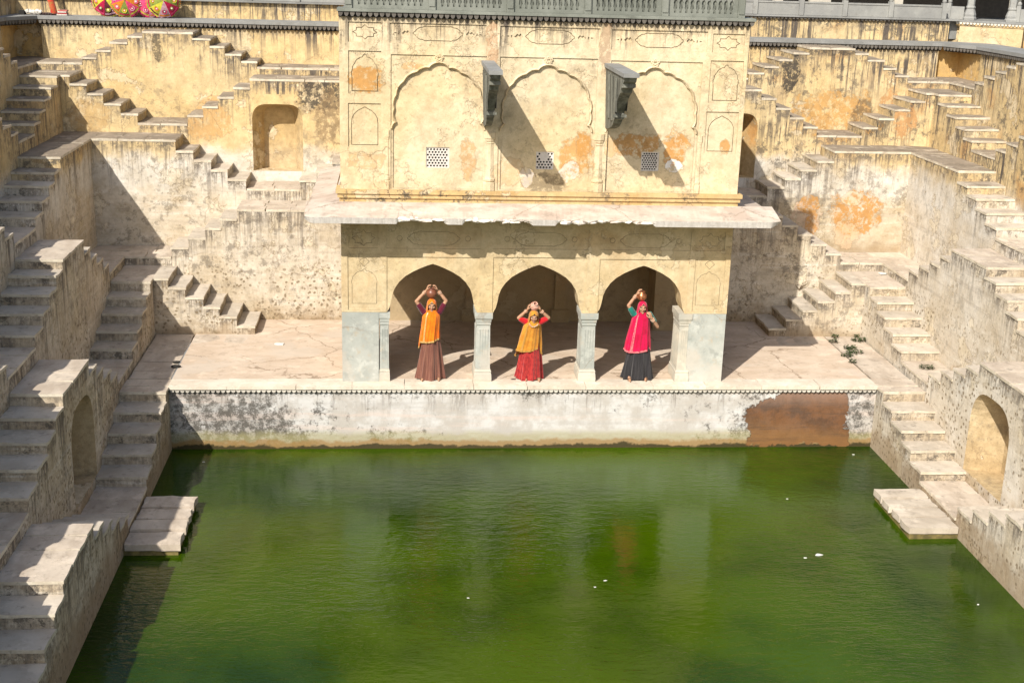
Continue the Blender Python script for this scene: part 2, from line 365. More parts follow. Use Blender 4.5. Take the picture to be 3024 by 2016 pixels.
def slab(mp, s0, s1, d0, d1, z, th=.055, jit=.013, jz=.009, n=4, mdv=3, lip=0):
    """a worn stone slab: jittered outline, uneven top, no underside"""
    mb = MB(); r = rnd
    top = []; tilt = (r.uniform(-jz, jz), r.uniform(-jz, jz))
    for i in range(mdv + 1):
        row = []
        for j in range(n + 1):
            a, b = j / n, i / mdv
            s_ = s0 + (s1 - s0) * a; d_ = d0 + (d1 - d0) * b
            if j in (0, n): s_ += r.uniform(-jit, jit)
            if i in (0, mdv): d_ += r.uniform(-jit, jit)
            cz = z + tilt[0] * (a - .5) + tilt[1] * (b - .5) + r.uniform(-jz, jz) * .5
            if (j in (0, n)) or (i in (0, mdv)): cz -= r.uniform(0.002, .010)
            row.append((s_, d_, cz))
        top.append(row)
    P = lambda q: mp(*q)
    mb.grid([[P(q) for q in row] for row in top], (0, 0, 1))
    cs, cd = (s0 + s1) / 2, (d0 + d1) / 2
    ring = top[0] + [rw[-1] for rw in top[1:]] + top[-1][-2::-1] + [rw[0] for rw in top[-2:0:-1]]
    k = len(ring)
    for i in range(k):
        a, b = ring[i], ring[(i + 1) % k]
        mid = ((a[0] + b[0]) / 2 , (a[1] + b[1]) / 2)
        e = (b[1] - a[1], -(b[0] - a[0]))
        if e[0] * (mid[0] - cs) + e[1] * (mid[1] - cd) < 0: e = (-e[0], -e[1])
        nd = Vector(mp(e[0], e[1], 0)) - Vector(mp(0, 0, 0))
        mb.face([P(a), P(b), P((b[0], b[1], z - th)), P((a[0], a[1], z - th))], nd, mi=lip)
    return mb

def pave(mp, s0, s1, d0, d1, z, parent, mat, size=.55, gap=.014, name='paving_stone', along='s', th=.05, nd_=None, lip=0):
    """flags in uneven courses"""
    r = rnd
    def cuts(a, b, step):
        k = max(1, round((b - a) / step)); c = [a + (b - a) * i / k for i in range(k + 1)]
        return [c[0]] + [q + r.uniform(-.16, .16) * (b - a) / k for q in c[1:-1]] + [c[-1]]
    if along == 's':
        rows = cuts(d0, d1, size * .85 if nd_ is None else (d1 - d0) / nd_)
        for i in range(len(rows) - 1):
            cs = cuts(s0, s1, size * 1.25)
            for j in range(len(cs) - 1):
                slab(mp, cs[j] + gap * .5, cs[j + 1] - gap * .5, rows[i] + gap * .5, rows[i + 1] - gap * .5, z, th=th, n=2, mdv=2, jit=.009, lip=lip).build(name, mat, parent)
    else:
        cs = cuts(s0, s1, size)
        for j in range(len(cs) - 1):
            slab(mp, cs[j] + gap * .5, cs[j + 1] - gap * .5, d0, d1, z, th=th, n=2, mdv=2, jit=.009, lip=lip).build(name, mat, parent)

# four ways to lay a stepped layer out: s runs along the wall, d goes away from the pool
BL = lambda s, d, z: (s, d, z)
BR = lambda s, d, z: (-s, d, z)
LF = lambda s, d, z: (-d, s, z)
RT = lambda s, d, z: (d, s, z)
TH = .055

def layer(mp, cols, d0, d1, zb, label, mat, name='staircase', holes=(), ends=(True, True), land=.62, group=None, tread='tread', dtop=None, pave_along=None):
    """one layer of the zigzag stairs: a stepped wall and its treads, a thing with parts"""
    o0 = Vector(mp(0, 0, 0)); V = lambda s, d: Vector(mp(s, d, 0)) - o0
    loc = mp((cols[0][0] + cols[-1][1]) / 2, (d0 + d1) / 2, min(c[2] for c in cols))
    rt_ = root(name, label, 'stairs', loc, group)
    mb = MB(); fr = V(0, -1)
    cuts = []
    for (a, b, z) in cols:
        pts = {a, b}
        for h in holes:
            for q in h[:2]:
                if a < q < b: pts.add(q)
        pts = sorted(pts)
        for i in range(len(pts) - 1): cuts.append((pts[i], pts[i + 1], z))
    for (a, b, z) in cuts:
        zt = z - TH
        spans = [(zb, zt)]
        for h in holes:
            if a >= h[0] - 1e-6 and b <= h[1] + 1e-6: spans = [(zb, h[2]), (h[3], zt)]
        for (p, q) in spans:
            if q - p < 1e-4: continue
            mb.face([mp(a, d0, p), mp(b, d0, p), mp(b, d0, q), mp(a, d0, q)], fr, [zt - p, zt - p, zt - q, zt - q])
        mb.face([mp(a, d0, zt), mp(b, d0, zt), mp(b, d1, zt), mp(a, d1, zt)], (0, 0, 1), [9] * 4)
    for i in range(len(cols) - 1):
        s = cols[i][1]; za, zb_ = cols[i][2] - TH, cols[i + 1][2] - TH
        lo_, hi_ = min(za, zb_), max(za, zb_)
        mb.face([mp(s, d0, lo_), mp(s, d1, lo_), mp(s, d1, hi_), mp(s, d0, hi_)], V(1, 0) if za > zb_ else V(-1, 0), [hi_ - lo_, hi_ - lo_, 0, 0], 1)
    for k, (s, z, sg) in enumerate(((cols[0][0], cols[0][2], -1), (cols[-1][1], cols[-1][2], 1))):
        if ends[k]:
            zt = z - TH
            mb.face([mp(s, d0, zb), mp(s, d1, zb), mp(s, d1, zt), mp(s, d0, zt)], V(sg, 0), [zt - zb, zt - zb, 0, 0])
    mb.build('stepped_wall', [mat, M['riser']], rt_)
    for i, (a, b, z) in enumerate(cols):
        ovA = .014 if (i == 0 and ends[0]) or (i > 0 and cols[i - 1][2] < z) else -.003
        ovB = .014 if (i == len(cols) - 1 and ends[1]) or (i < len(cols) - 1 and cols[i + 1][2] < z) else -.003
        if b - a > land:
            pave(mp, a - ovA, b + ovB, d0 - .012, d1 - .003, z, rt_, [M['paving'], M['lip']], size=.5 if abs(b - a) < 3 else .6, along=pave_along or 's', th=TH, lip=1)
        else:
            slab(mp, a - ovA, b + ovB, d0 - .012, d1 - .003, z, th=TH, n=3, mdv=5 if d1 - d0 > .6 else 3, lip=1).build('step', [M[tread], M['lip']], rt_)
    return rt_, mb

def arch_pts(hw, z0, z1, flat=.55, n=9):
    """half outline from right foot to apex of a low pointed arch"""
    pts = []
    for i in range(n + 1):
        t = i / n
        a = t * math.pi / 2
        pts.append((hw * math.cos(a) ** flat, z0 + (z1 - z0) * math.sin(a) ** .9))
    return pts

def niche(mp, rt_, sc0, hw, zs, zspring, ztop, d0, depth, mat, rect, back_k=.62, flat=.6):
    """front plate round an arched opening and the splayed recess behind it"""
    o0 = Vector(mp(0, 0, 0)); V = lambda s, d: Vector(mp(s, d, 0)) - o0
    right = [(hw, zs)] + arch_pts(hw, zspring, ztop, flat)
    left = [(-x, z) for x, z in reversed(right[:-1])]
    out = right + left
    mb = MB()
    a, b, z0, z1 = rect
    outer = [Vector((a, z0, 0)), Vector((b, z0, 0)), Vector((b, z1, 0)), Vector((a, z1, 0))]
    hole = [Vector((sc0 + x, z, 0)) for x, z in out]
    allp = outer + hole
    for t in tessellate_polygon([outer, hole]):
        mb.face([mp(allp[i].x, d0, allp[i].y) for i in t], V(0, -1), [1.2] * 3)
    k = len(out); cx = mp(sc0, d0 + depth * .5, (zs + ztop) / 2)
    fr = [(sc0 + x, d0, z) for x, z in out]; bk = [(sc0 + x * back_k, d0 + depth, z if z <= zs + 1e-6 else zs + (z - zs) * .94) for x, z in out]
    for i in range(k):
        j = (i + 1) % k
        q = [mp(*fr[i]), mp(*fr[j]), mp(*bk[j]), mp(*bk[i])]
        c = sum((Vector(p) for p in q), Vector()) / 4
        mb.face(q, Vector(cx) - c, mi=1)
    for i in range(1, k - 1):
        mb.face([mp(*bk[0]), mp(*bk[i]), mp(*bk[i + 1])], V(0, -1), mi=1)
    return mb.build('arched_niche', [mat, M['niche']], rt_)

# ================================================================== STRUCTURE
def struct(name, mb, mat, **k):
    o = mb.build(name, mat, None, **k); o['kind'] = 'structure'; return o

# ground far below / around, one sheet
mb = MB(); mb.box(-60, 60, -60, 80, -3.2, -3.0, skip='-z'); struct('ground', mb, M['greystone'])
# water
mb = MB()
mb.face([(-6.95, -16, -1.30), (6.95, -16, -1.30), (6.95, .05, -1.30), (-6.95, .05, -1.30)], (0, 0, 1))
water = struct('pool_water', mb, M['water'])

# platform floor: screed in the middle, flags along both sides, coping at the lip
mb = MB(); mb.box(-6.9, 6.9, .36, 4.6, -.3, 0.0, skip='-z')
floor = struct('platform_floor', mb, M['floor'])
mb = MB(); mb.box(-6.9, 6.9, .02, .36, -.3, -.06, skip='-z'); mb.build('lip_bed', M['coping'], floor)
x = -6.9
while x < 6.85:
    nx = min(6.9, x + rnd.uniform(.95, 1.35))
    if 6.9 - nx < .5: nx = 6.9
    slab(BL, x + .004, nx - .004, -.075 + rnd.uniform(-.008, .008), .375, .012, th=.075, n=4, mdv=2, jit=.006).build('coping_stone', M['coping'], floor)
    x = nx
for mp in (BL, BR):
    pave(mp, -7.72, -6.93, .40, 3.38, .006, floor, M['paving'], size=.62, nd_=6, along='s', th=.03)
    pave(mp, -6.9, -5.55, 2.72, 3.38, .006, floor, M['paving'], size=.62, nd_=1, along='s', th=.03)

# pool wall below the coping, with its scalloped moulding
pw = root('pool_wall', 'mould stained white wall below the platform edge with a bare red brick patch', 'wall', (0, 0, -1.3))
mb = MB()
mb.face([(-6.9, 0, -1.6), (6.9, 0, -1.6), (6.9, 0, -.06), (-6.9, 0, -.06)], (0, -1, 0), [1.5, 1.5, 0, 0])
mb.build('plastered_face', M['pool'], pw)
def scallops(x0, x1, y, z, pitch, h, d, mb, mp=lambda s, d_, z_: (s, d_, z_), fill=.86):
    """row of half round petals hanging under a cornice"""
    k = max(1, int(round((x1 - x0) / pitch))); p = (x1 - x0) / k
    o0 = Vector(mp(0, 0, 0)); V = lambda s, q: Vector(mp(s, q, 0)) - o0
    for i in range(k):
        c = x0 + (i + .5) * p; r_ = p * .5 * fill
        arc = [(c + r_ * math.cos(a), z - h * math.sin(a)) for a in [math.pi * j / 6 for j in range(7)]]
        mb.face([mp(a, y, b) for a, b in arc], V(0, -1))
        for j in range(6):
            (a, b), (a2, b2) = arc[j], arc[j + 1]
            mb.face([mp(a, y, b), mp(a2, y, b2), mp(a2, y + d, b2), mp(a, y + d, b)], V((a + a2) / 2 - c, 0) + Vector((0, 0, (b + b2) / 2 - z)))
mb = MB(); mb.box(-6.9, 6.9, -.02, -.002, -.145, -.066, skip='+y'); mb.build('moulding_bed', M['bed'], pw)
mb = MB(); scallops(-6.88, 6.88, -.055, -.070, .095, .062, .035, mb, fill=.95)
so = mb.build('scalloped_moulding', M['scallop_w'], pw); so['kind'] = 'stuff'

G = 'stepped stair blocks of the well'
# ---------------------------------------------------------------- back wall, left and right of the pavilion
B1 = [(-7.75, -7.44, 1.23), (-7.44, -7.09, 1.03), (-7.09, -6.72, .82), (-6.72, -6.39, .61), (-6.39, -6.03, .40), (-6.03, -5.65, .19)]
T3 = [(-8.55, -7.53, 1.43), (-7.53, -7.16, 1.64), (-7.16, -6.79, 1.86), (-6.79, -6.46, 2.08), (-6.46, -6.09, 2.29), (-6.09, -3.66, 2.50)]
CC = [(-9.37, -7.53, 3.83), (-7.53, -7.15, 3.59), (-7.15, -6.77, 3.385), (-6.77, -6.41, 3.175), (-6.41, -6.01, 2.97),
      (-6.01, -4.8, 2.76), (-4.8, -4.43, 2.97), (-4.43, -4.07, 3.18), (-4.07, -3.66, 3.39)]
DD = [(-10.2, -9.99, 5.10), (-9.99, -9.63, 4.91), (-9.63, -9.27, 4.70), (-9.27, -8.9, 4.48), (-8.9, -8.53, 4.26), (-8.53, -7.4, 4.05),
      (-7.4, -7.05, 4.25), (-7.05, -6.7, 4.46), (-6.7, -6.34, 4.68), (-6.34, -5.97, 4.90), (-5.97, -3.66, 5.10)]
EE = [(-11.0, -9.93, 5.28), (-9.93, -9.6, 5.41), (-9.6, -9.28, 5.58), (-9.28, -8.87, 5.77), (-8.87, -8.53, 5.92), (-8.53, -7.39, 6.03),
      (-7.39, -7.0, 5.90), (-7.0, -6.66, 5.73), (-6.66, -6.3, 5.56), (-6.3, -5.93, 5.40), (-5.93, -3.66, 5.27)]
NH = (-5.96, -4.78, 2.99, 4.62)
TXT = {
 'l': ('lowest short flight of six worn steps at the left end of the platform',
       'pale spotted stair block behind the left platform, stepping up to the eave',
       'flight running down from the left flagged corner landing to the lit arched niche',
       'yellow V shaped double flight left of the pavilion, arched niche in its right arm',
       'tall yellow stair block under the cornice left of the pavilion, stepping down both ways'),
 'r': ('lowest short flight at the right end of the platform, half in pavilion shadow',
       'half shaded stair block behind the right platform, stepping up behind the eave',
       'pale flight right of the pavilion with two orange scars below its landing',
       'cracked ochre V shaped double flight right of the pavilion, shadowed niche at its end',
       'ochre stair block under the streaked cornice wall right of the pavilion')}
for key, mp in (('l', BL), ('r', BR)):
    T = TXT[key]; L = key == 'l'
    layer(mp, B1, 3.4, 4.55, -.2, T[0], M['wall_b1'], ends=(False, True), land=.9, group=G)
    layer(mp, T3, 4.55, 5.65, -.2, T[1], M['wall_t3'] , ends=(False, False), group=G)
    layer(mp, CC, 5.65, 6.7, 1.0, T[2], M['wall'] if L else M['wall_cr'], ends=(False, False), group=G)
    r_, _ = layer(mp, DD, 6.7, 7.8, 2.5, T[3], M['wall_up'] if L else M['wall_up_r'], ends=(False, False), group=G,
                  holes=((-5.96, -4.78, 2.75, 4.75),))
    niche(mp, r_, -5.37, .575, 2.99, 4.15, 4.53, 6.7, .5, M['wall_up'] if L else M['wall_up_r'], (-5.96, -4.78, 2.75, 4.75), flat=.42)
    # raised sill of the niche
    mb = MB()
    o0 = Vector(mp(0, 0, 0)); V = lambda s, d: Vector(mp(s, d, 0)) - o0
    layer(mp, EE, 7.8, 8.9, 3.8, T[4], M['wall_up'] if L else M['wall_up_r'], ends=(False, False), group=G)

# ---------------------------------------------------------------- left and right walls
G0 = [(-13.5, -10.5, -1.12), (-10.5, -10, -.95), (-10, -9.5, -.75), (-9.5, -9, -.54), (-9, -8.5, -.34), (-8.5, -8.0, -.13), (-8.0, -6.27, .07),
      (-6.27, -5.75, -.14), (-5.75, -5.2, -.35), (-5.2, -4.66, -.56), (-4.66, -4.1, -.77), (-4.1, -2.5, -.98), (-2.5, -1.96, -.80),
      (-1.96, -1.46, -.60), (-1.46, -.9, -.40), (-.9, -.37, -.20), (-.37, .39, 0.0)]
G1 = [(-13.5, -10, 1.29), (-10, -9.5, 1.1), (-9.5, -9, .9), (-9, -8.5, .7), (-8.5, -8, .5), (-8.0, -6.36, .3), (-6.36, -5.8, .52), (-5.8, -5.22, .71),
      (-5.22, -4.7, .90), (-4.7, -4.17, 1.09), (-4.17, -2.45, 1.29), (-2.45, -1.95, 1.06), (-1.95, -1.47, .85), (-1.47, -.95, .63), (-.95, -.4, .41),
      (-.4, 1.0, .20), (1.0, 1.55, .41), (1.55, 2.08, .61), (2.08, 2.6, .82), (2.6, 3.1, 1.02), (3.1, 4.55, 1.23)]
G2 = [(-13.5, -12, 1.56), (-12, -9.4, 1.77), (-9.4, -8.9, 1.98), (-8.9, -8.4, 2.18), (-8.4, -7.9, 2.38), (-7.9, -6.2, 2.55), (-6.2, -5.7, 2.38), (-5.7, -5.2, 2.18), (-5.2, -4.7, 1.98), (-4.7, -4.2, 1.77),
      (-4.2, -2.6, 1.56), (-2.6, -2.05, 1.77), (-2.05, -1.55, 1.98), (-1.55, -1.03, 2.18), (-1.03, -.55, 2.38), (-.55, 1.05, 2.56),
      (1.05, 1.53, 2.31), (1.53, 2.02, 2.08), (2.02, 2.53, 1.87), (2.53, 3.03, 1.65), (3.03, 5.65, 1.43)]
G3 = [(-13.5, -6, 2.82), (-6, -5.5, 3.02), (-5.5, -5, 3.22), (-5, -4.5, 3.42), (-4.5, -4, 3.6), (-4, -2.5, 3.83), (-2.5, -2, 3.6), (-2, -1.5, 3.42), (-1.5, -1, 3.22), (-1, -.5, 3.02), (-.5, .92, 2.82),
      (.92, 1.45, 3.02), (1.45, 1.98, 3.22), (1.98, 2.48, 3.42), (2.48, 3.0, 3.60), (3.0, 6.7, 3.83)]
G4 = [(-13.5, -2, 4.1), (-2, -1.5, 4.3), (-1.5, -1, 4.5), (-1, -.5, 4.7), (-.5, 0, 4.9), (0, 1.2, 5.1), (1.2, 1.7, 4.9), (1.7, 2.2, 4.7), (2.2, 2.7, 4.5), (2.7, 3.15, 4.3), (3.15, 4.35, 4.1),
      (4.35, 4.82, 4.3), (4.82, 5.32, 4.5), (5.32, 5.88, 4.7), (5.88, 6.43, 4.9), (6.43, 7.8, 5.1)]
G5 = [(-13.5, .4, 5.28), (.4, .9, 5.42), (.9, 1.4, 5.6), (1.4, 1.9, 5.77), (1.9, 2.6, 5.9), (2.6, 4.4, 6.03), (4.4, 4.82, 5.92), (4.82, 5.35, 5.77), (5.35, 5.87, 5.6), (5.87, 6.35, 5.42), (6.35, 9.3, 5.28)]
TS = {
 'l': ('stairs along the left edge of the water, dipping to the slab ledge',
       'shaded stair block left of the pool with a tall pointed niche in its side',
       'rough shaded stair block rising to a flat top left of the platform corner flight',
       'left side flight dropping from the big flagged corner landing beneath the cornice',
       'dark stained upper left flight coming down from the top corner landing',
       'topmost left side stair block below the souvenir walkway'),
 'r': ('stairs along the right edge of the water, dipping to the white ledge',
       'sunlit stair block right of the pool with a round arched niche in its side',
       'pitted pale stair block rising to a flat top right of the platform corner flight',
       'right side flight dropping from the flagged corner landing above the orange scars',
       'orange stained upper right flight with rubble risers coming down from the corner landing',
       'topmost right side stair block below the kiosk with columns')}
for key, mp in (('l', LF), ('r', RT)):
    T = TS[key]; mt = M['wall_l'] if key == 'l' else M['wall_r']; mu = M['wall'] if key == 'l' else M['wall_up_r']
    layer(mp, G0, 6.9, 7.75, -1.7, T[0], mt, ends=(False, False), group=G, pave_along='p')
    r_, _ = layer(mp, G1, 7.75, 8.55, -1.7, T[1], mt, ends=(False, False), group=G, pave_along='p', holes=((-3.98, -2.26, -1.2, 1.0),))
    niche(mp, r_, -3.12, .76, -.80, .12, .80, 7.75, .62, mt, (-3.98, -2.26, -1.2, 1.0), flat=.62, back_k=.72)
    layer(mp, G2, 8.55, 9.37, -.5, T[2], mt, ends=(False, False), group=G, pave_along='p')
    layer(mp, G3, 9.37, 10.2, .5, T[3], M['wall'] if key == 'l' else M['wall_r'], ends=(False, False), group=G, pave_along='p')
    layer(mp, G4, 10.2, 11.0, 2.0, T[4], mu, ends=(False, False), group=G, pave_along='p')
    layer(mp, G5, 11.0, 11.75, 3.5, T[5], mu, ends=(False, False), group=G, pave_along='p')
    # top retaining walls, the recessed corner and the cornice walk above
    ztop = 6.16 if key == 'l' else 6.04
    o0 = Vector(mp(0, 0, 0))
    bp_ = BL if key == 'l' else BR
    VB = lambda s, d: Vector(bp_(s, d, 0))
    rw = root('retaining_wall', 'yellow plaster wall below the souvenir walkway, behind the upper left stairs' if key == 'l' else
              'black streaked ochre wall under the scalloped cornice at upper right', 'wall', bp_(-8, 8.9, 5))
    mb = MB()
    mb.face([bp_(-11.1, 8.9, 4.5), bp_(-3.6, 8.9, 4.5), bp_(-3.6, 8.9, ztop), bp_(-11.1, 8.9, ztop)], VB(0, -1), [ztop - 4.5] * 2 + [0, 0])
    mb.face([bp_(-11.7, -13.5, 4.5), bp_(-11.7, 7.75, 4.5), bp_(-11.7, 7.75, ztop), bp_(-11.7, -13.5, ztop)], VB(1, 0), [ztop - 4.5] * 2 + [0, 0])
    mb.face([bp_(-11.1, 8.9, 4.5), bp_(-11.1, 9.12, 4.5), bp_(-11.1, 9.12, ztop), bp_(-11.1, 8.9, ztop)], VB(-1, 0), [1.6, 1.6, 0, 0])
    mb.face([bp_(-11.7, 7.75, 4.5), bp_(-11.76, 7.75, 4.5), bp_(-11.76, 7.75, ztop), bp_(-11.7, 7.75, ztop)], VB(0, 1), [1.6, 1.6, 0, 0])
    mb.build('plastered_face', M['wall_up'] if key == 'l' else M['wall_streak'], rw)
    mb = MB()
    mb.face([bp_(-11.76, 9.12, 4.5), bp_(-11.1, 9.12, 4.5), bp_(-11.1, 9.12, ztop), bp_(-11.76, 9.12, ztop)], VB(0, -1))
    mb.face([bp_(-11.76, 7.75, 4.5), bp_(-11.76, 9.12, 4.5), bp_(-11.76, 9.12, ztop), bp_(-11.76, 7.75, ztop)], VB(1, 0))
    mb.build('corner_recess', M['recess'], rw)
    slab(bp_, -11.76, -11.02, 7.75, 9.12, 5.285, th=.08).build('paving_stone', M['paving'], rw)
    # walkway slab with chamfered corner and scallops
    zc = ztop + .10
    line = [(-3.6, 8.76), (-11.15, 8.80), (-11.60, 7.85), (-11.60, -13.5)]
    back = [(-3.6, 9.62), (-12.6, 9.62), (-12.6, 9.62), (-12.6, -13.5)]
    mb = MB()
    for i in range(3):
        a, b, c_, d_ = line[i], line[i + 1], back[i + 1], back[i]
        pts = [a, b, c_, d_] if c_ != d_ else [a, b, c_]
        mb.face([bp_(*p, zc) for p in pts], (0, 0, 1)); mb.face([bp_(*p, zc - .08) for p in pts], (0, 0, -1))
        e = Vector((b[0] - a[0], b[1] - a[1])); nrm = Vector((-e.y, e.x)).normalized()
        if nrm.x * 8 + nrm.y * -8 < 0: nrm = -nrm
        mb.face([bp_(*a, zc - .08), bp_(*b, zc - .08), bp_(*b, zc), bp_(*a, zc)], VB(nrm.x, nrm.y))
    wk = mb.build('walkway', M['greystone'], None); wk['kind'] = 'structure'
    ms = MB(); mk = MB()
    for i in range(3):
        a, b = Vector(line[i]), Vector(line[i + 1]); ln = (b - a).length; e = (b - a) / ln; nrm = Vector((-e.y, e.x))
        if nrm.x * 8 + nrm.y * -8 < 0: nrm = -nrm
        f = lambda s, d, z, a=a, e=e, nrm=nrm: bp_(a.x + e.x * s - nrm.x * d, a.y + e.y * s - nrm.y * d, z)
        if i == 2: ln = 12.0
        scallops(0, ln, .02, zc - .081, .105, .095, .08, ms, mp=f)
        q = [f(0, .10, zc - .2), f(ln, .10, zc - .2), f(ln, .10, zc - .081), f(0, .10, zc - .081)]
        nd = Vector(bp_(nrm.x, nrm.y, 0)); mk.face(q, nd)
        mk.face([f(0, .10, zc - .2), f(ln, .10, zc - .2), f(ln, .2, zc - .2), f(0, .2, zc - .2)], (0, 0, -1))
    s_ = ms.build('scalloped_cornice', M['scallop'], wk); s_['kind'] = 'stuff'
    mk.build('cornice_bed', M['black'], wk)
    # parapet wall behind the walk
    zp = 6.66
    pr = root('parapet_wall', 'low yellow wall behind the souvenir stall, streaked with rain' if key == 'l' else
              'low streaked yellow wall carrying the grey railing at upper right', 'wall', bp_(-8, 9.6, zc))
    xe = -11.85 if key == 'l' else -11.6
    mb = MB()
    mb.face([bp_(xe, 9.6, zc - .1), bp_(-3.6, 9.6, zc - .1), bp_(-3.6, 9.6, zp), bp_(xe, 9.6, zp)], VB(0, -1), [.5, .5, 0, 0])
    if key == 'l':
        mb.face([bp_(xe, -13, zc - .1), bp_(xe, 9.6, zc - .1), bp_(xe, 9.6, zp), bp_(xe, -13, zp)], VB(1, 0), [.5, .5, 0, 0])
    mb.build('plastered_face', M['wall_up'] if key == 'l' else M['wall_up_r'], pr)
    mb = MB()
    mb.box(*sorted((bp_(xe - .2, 0, 0)[0], bp_(-3.6, 0, 0)[0])), 9.50, 11.0, zp, zp + .045)
    mb.build('coping', M['greystone'], pr)
    mb = MB()
    if key == 'r': scallops(xe, -3.6, 9.53, zp - .002, .1, .05, .05, mb, mp=bp_)
    if mb.v: q = mb.build('scalloped_moulding', M['scallop'], pr); q['kind'] = 'stuff'
    # railing of grey slabs between posts
    rl = root('stone_railing', 'grey slab railing with knobbed posts on top of the upper right wall' if key == 'r' else 'grey slab railing above the wall behind the umbrellas', 'railing', bp_(-8, 9.55, zp))
    xs = [-3.75, -4.9] + [-(6.42 + 1.17 * i) for i in range(5)] if key == 'r' else [-(3.9 + 1.17 * i) for i in range(7)]
    if key == 'r': xs = [-3.75, -5.2, -6.42, -7.62, -8.76, -9.97, -11.38]
    for i, xx in enumerate(xs):
        mb = MB(); X = bp_(xx, 0, 0)[0]
        mb.box(X - .06, X + .06, 9.49, 9.62, zp + .047, zp + .44)
        prof = [(.045, .44), (.06, .47), (.058, .50), (.035, .53), (.0, .545)]
        rows = [[(X + r_ * math.cos(a), 9.555 + r_ * math.sin(a), zp + h) for a in [k * math.pi / 4 for k in range(8)]] for r_, h in prof]
        mb.grid(rows, None, close=True)
        mb.build('post', M['rail'], rl)
        if i:
            xa, xb = sorted((bp_(xs[i - 1], 0, 0)[0], X))
            mb = MB(); mb.box(xa + .062, xb - .062, 9.53, 9.58, zp + .05, zp + .34); mb.build('panel', M['rail'], rl)
            mb = MB(); mb.box(xa + .062, xb - .062, 9.515, 9.595, zp + .342, zp + .385); mb.build('handrail', M['rail'], rl)

# verandah added behind the railings: keeps the top of the view in deep shade
vb = root('shade_verandah', 'added colonnade building that darkens the view behind the upper terrace railing', 'building', (0, 12, 6.7))
mb = MB(); mb.box(-14, 16, 9.75, 16, 6.2, 6.64, skip='-z'); mb.build('floor_slab', M['greystone'], vb)
mb = MB(); mb.box(-14, 16, 13.0, 13.3, 6.64, 9.6); mb.build('back_wall', simple('shade_toned_wall', (.10, .085, .07)), vb)  # deep interior shade put into the wall colour
mb = MB(); mb.box(-14, 16, 10.1, 13.4, 9.0, 9.3); mb.build('shade_roof_slab', M['greystone'], vb)  # unseen roof added to cast the shade
for i in range(9):
    X = -12 + 3.2 * i
    mb = MB(); mb.box(X - .11, X + .11, 10.15, 10.37, 6.642, 9.0); mb.build('column', M['marble_w'], vb)
mb = MB(); mb.box(7.95, 8.5, 9.9, 10.05, 6.645, 7.3); tag(mb.build('sign_board', M['marble_w']), 'pale board standing behind the grey railing at upper right', 'board')

# kiosk on the chamfered corner, upper right
kk = root('corner_kiosk', 'small columned kiosk on a cream base at the upper right corner of the terrace', 'kiosk', (12.5, 9.1, 6.1))
A = Vector((11.88, 9.60)); B = Vector((13.12, 8.62)); e = (B - A).normalized(); nn = Vector((e.y, -e.x))
KF = lambda s, d, z: (A.x + e.x * s - nn.x * d, A.y + e.y * s - nn.y * d, z)      # d>0 goes behind
KV = lambda s, d: Vector((e.x * s - nn.x * d, e.y * s - nn.y * d, 0))
kl = (B - A).length
def kbox(mb, s0, s1, d0, d1, z0, z1):
    c = [KF(a, b, z) for z in (z0, z1) for a, b in ((s0, d0), (s1, d0), (s1, d1), (s0, d1))]
    for ids, nd in (((0, 1, 5, 4), KV(0, -1)), ((1, 2, 6, 5), KV(1, 0)), ((2, 3, 7, 6), KV(0, 1)), ((3, 0, 4, 7), KV(-1, 0)), ((4, 5, 6, 7), Vector((0, 0, 1))), ((0, 1, 2, 3), Vector((0, 0, -1)))):
        mb.face([c[i] for i in ids], nd)
mb = MB(); kbox(mb, 0, kl, 0, 1.6, 6.0, 6.55); mb.build('base_wall', M['fac_lo'], kk)
mb = MB(); kbox(mb, -.3, -.002, .12, 1.6, 6.0, 6.56); kbox(mb, kl + .03, kl + .5, .06, 1.6, 6.0, 6.56); mb.build('side_wall', M['wall_up_r'], kk)
mb = MB(); kbox(mb, -.2, kl + .5, -.06, 1.6, 6.645, 6.69); mb.build('floor_slab', M['greystone'], kk)
mb = MB(); kbox(mb, -.1, kl + .4, -.02, .1, 6.552, 6.643); mb.build('cornice_bed', M['mould'], kk)
mb = MB(); scallops(-.1, kl + .4, -.05, 6.644, .085, .06, .05, mb, mp=KF); q = mb.build('scalloped_moulding', M['scallop_w'], kk); q['kind'] = 'stuff'
for s_ in (.17, 1.22):
    rows = []
    for r_, h in ((.17, 0), (.175, .05), (.15, .09), (.155, .14), (.12, .24), (.105, .28), (.118, .30), (.118, .33), (.095, .36), (.082, 1.5), (.1, 1.62), (.15, 1.78), (.15, 1.9)):
        c = KF(s_, .18, 6.692 + h)
        rows.append([(c[0] + r_ * math.cos(a + .3), c[1] + r_ * math.sin(a + .3), c[2]) for a in [k * math.pi / 4 for k in range(8)]])
    mb = MB()
    for i in range(len(rows) - 1):
        for j in range(8):
            q = [rows[i][j], rows[i][(j + 1) % 8], rows[i + 1][(j + 1) % 8], rows[i + 1][j]]
            cc = sum((Vector(p) for p in q), Vector()) / 4; c0 = Vector(KF(s_, .18, cc.z)); mb.face(q, cc - c0)
    mb.build('column', M['rail'], kk)
mb = MB(); kbox(mb, -.4, kl + .5, .3, 1.8, 8.55, 8.7); mb.build('shade_roof_slab', M['greystone'], kk)  # unseen slab added to darken the kiosk
for a, b in ((-.32, .03), (1.42, 1.9)):
    mb = MB(); kbox(mb, a, b, .12, .17, 6.695, 7.02); mb.build('panel', M['rail'], kk)
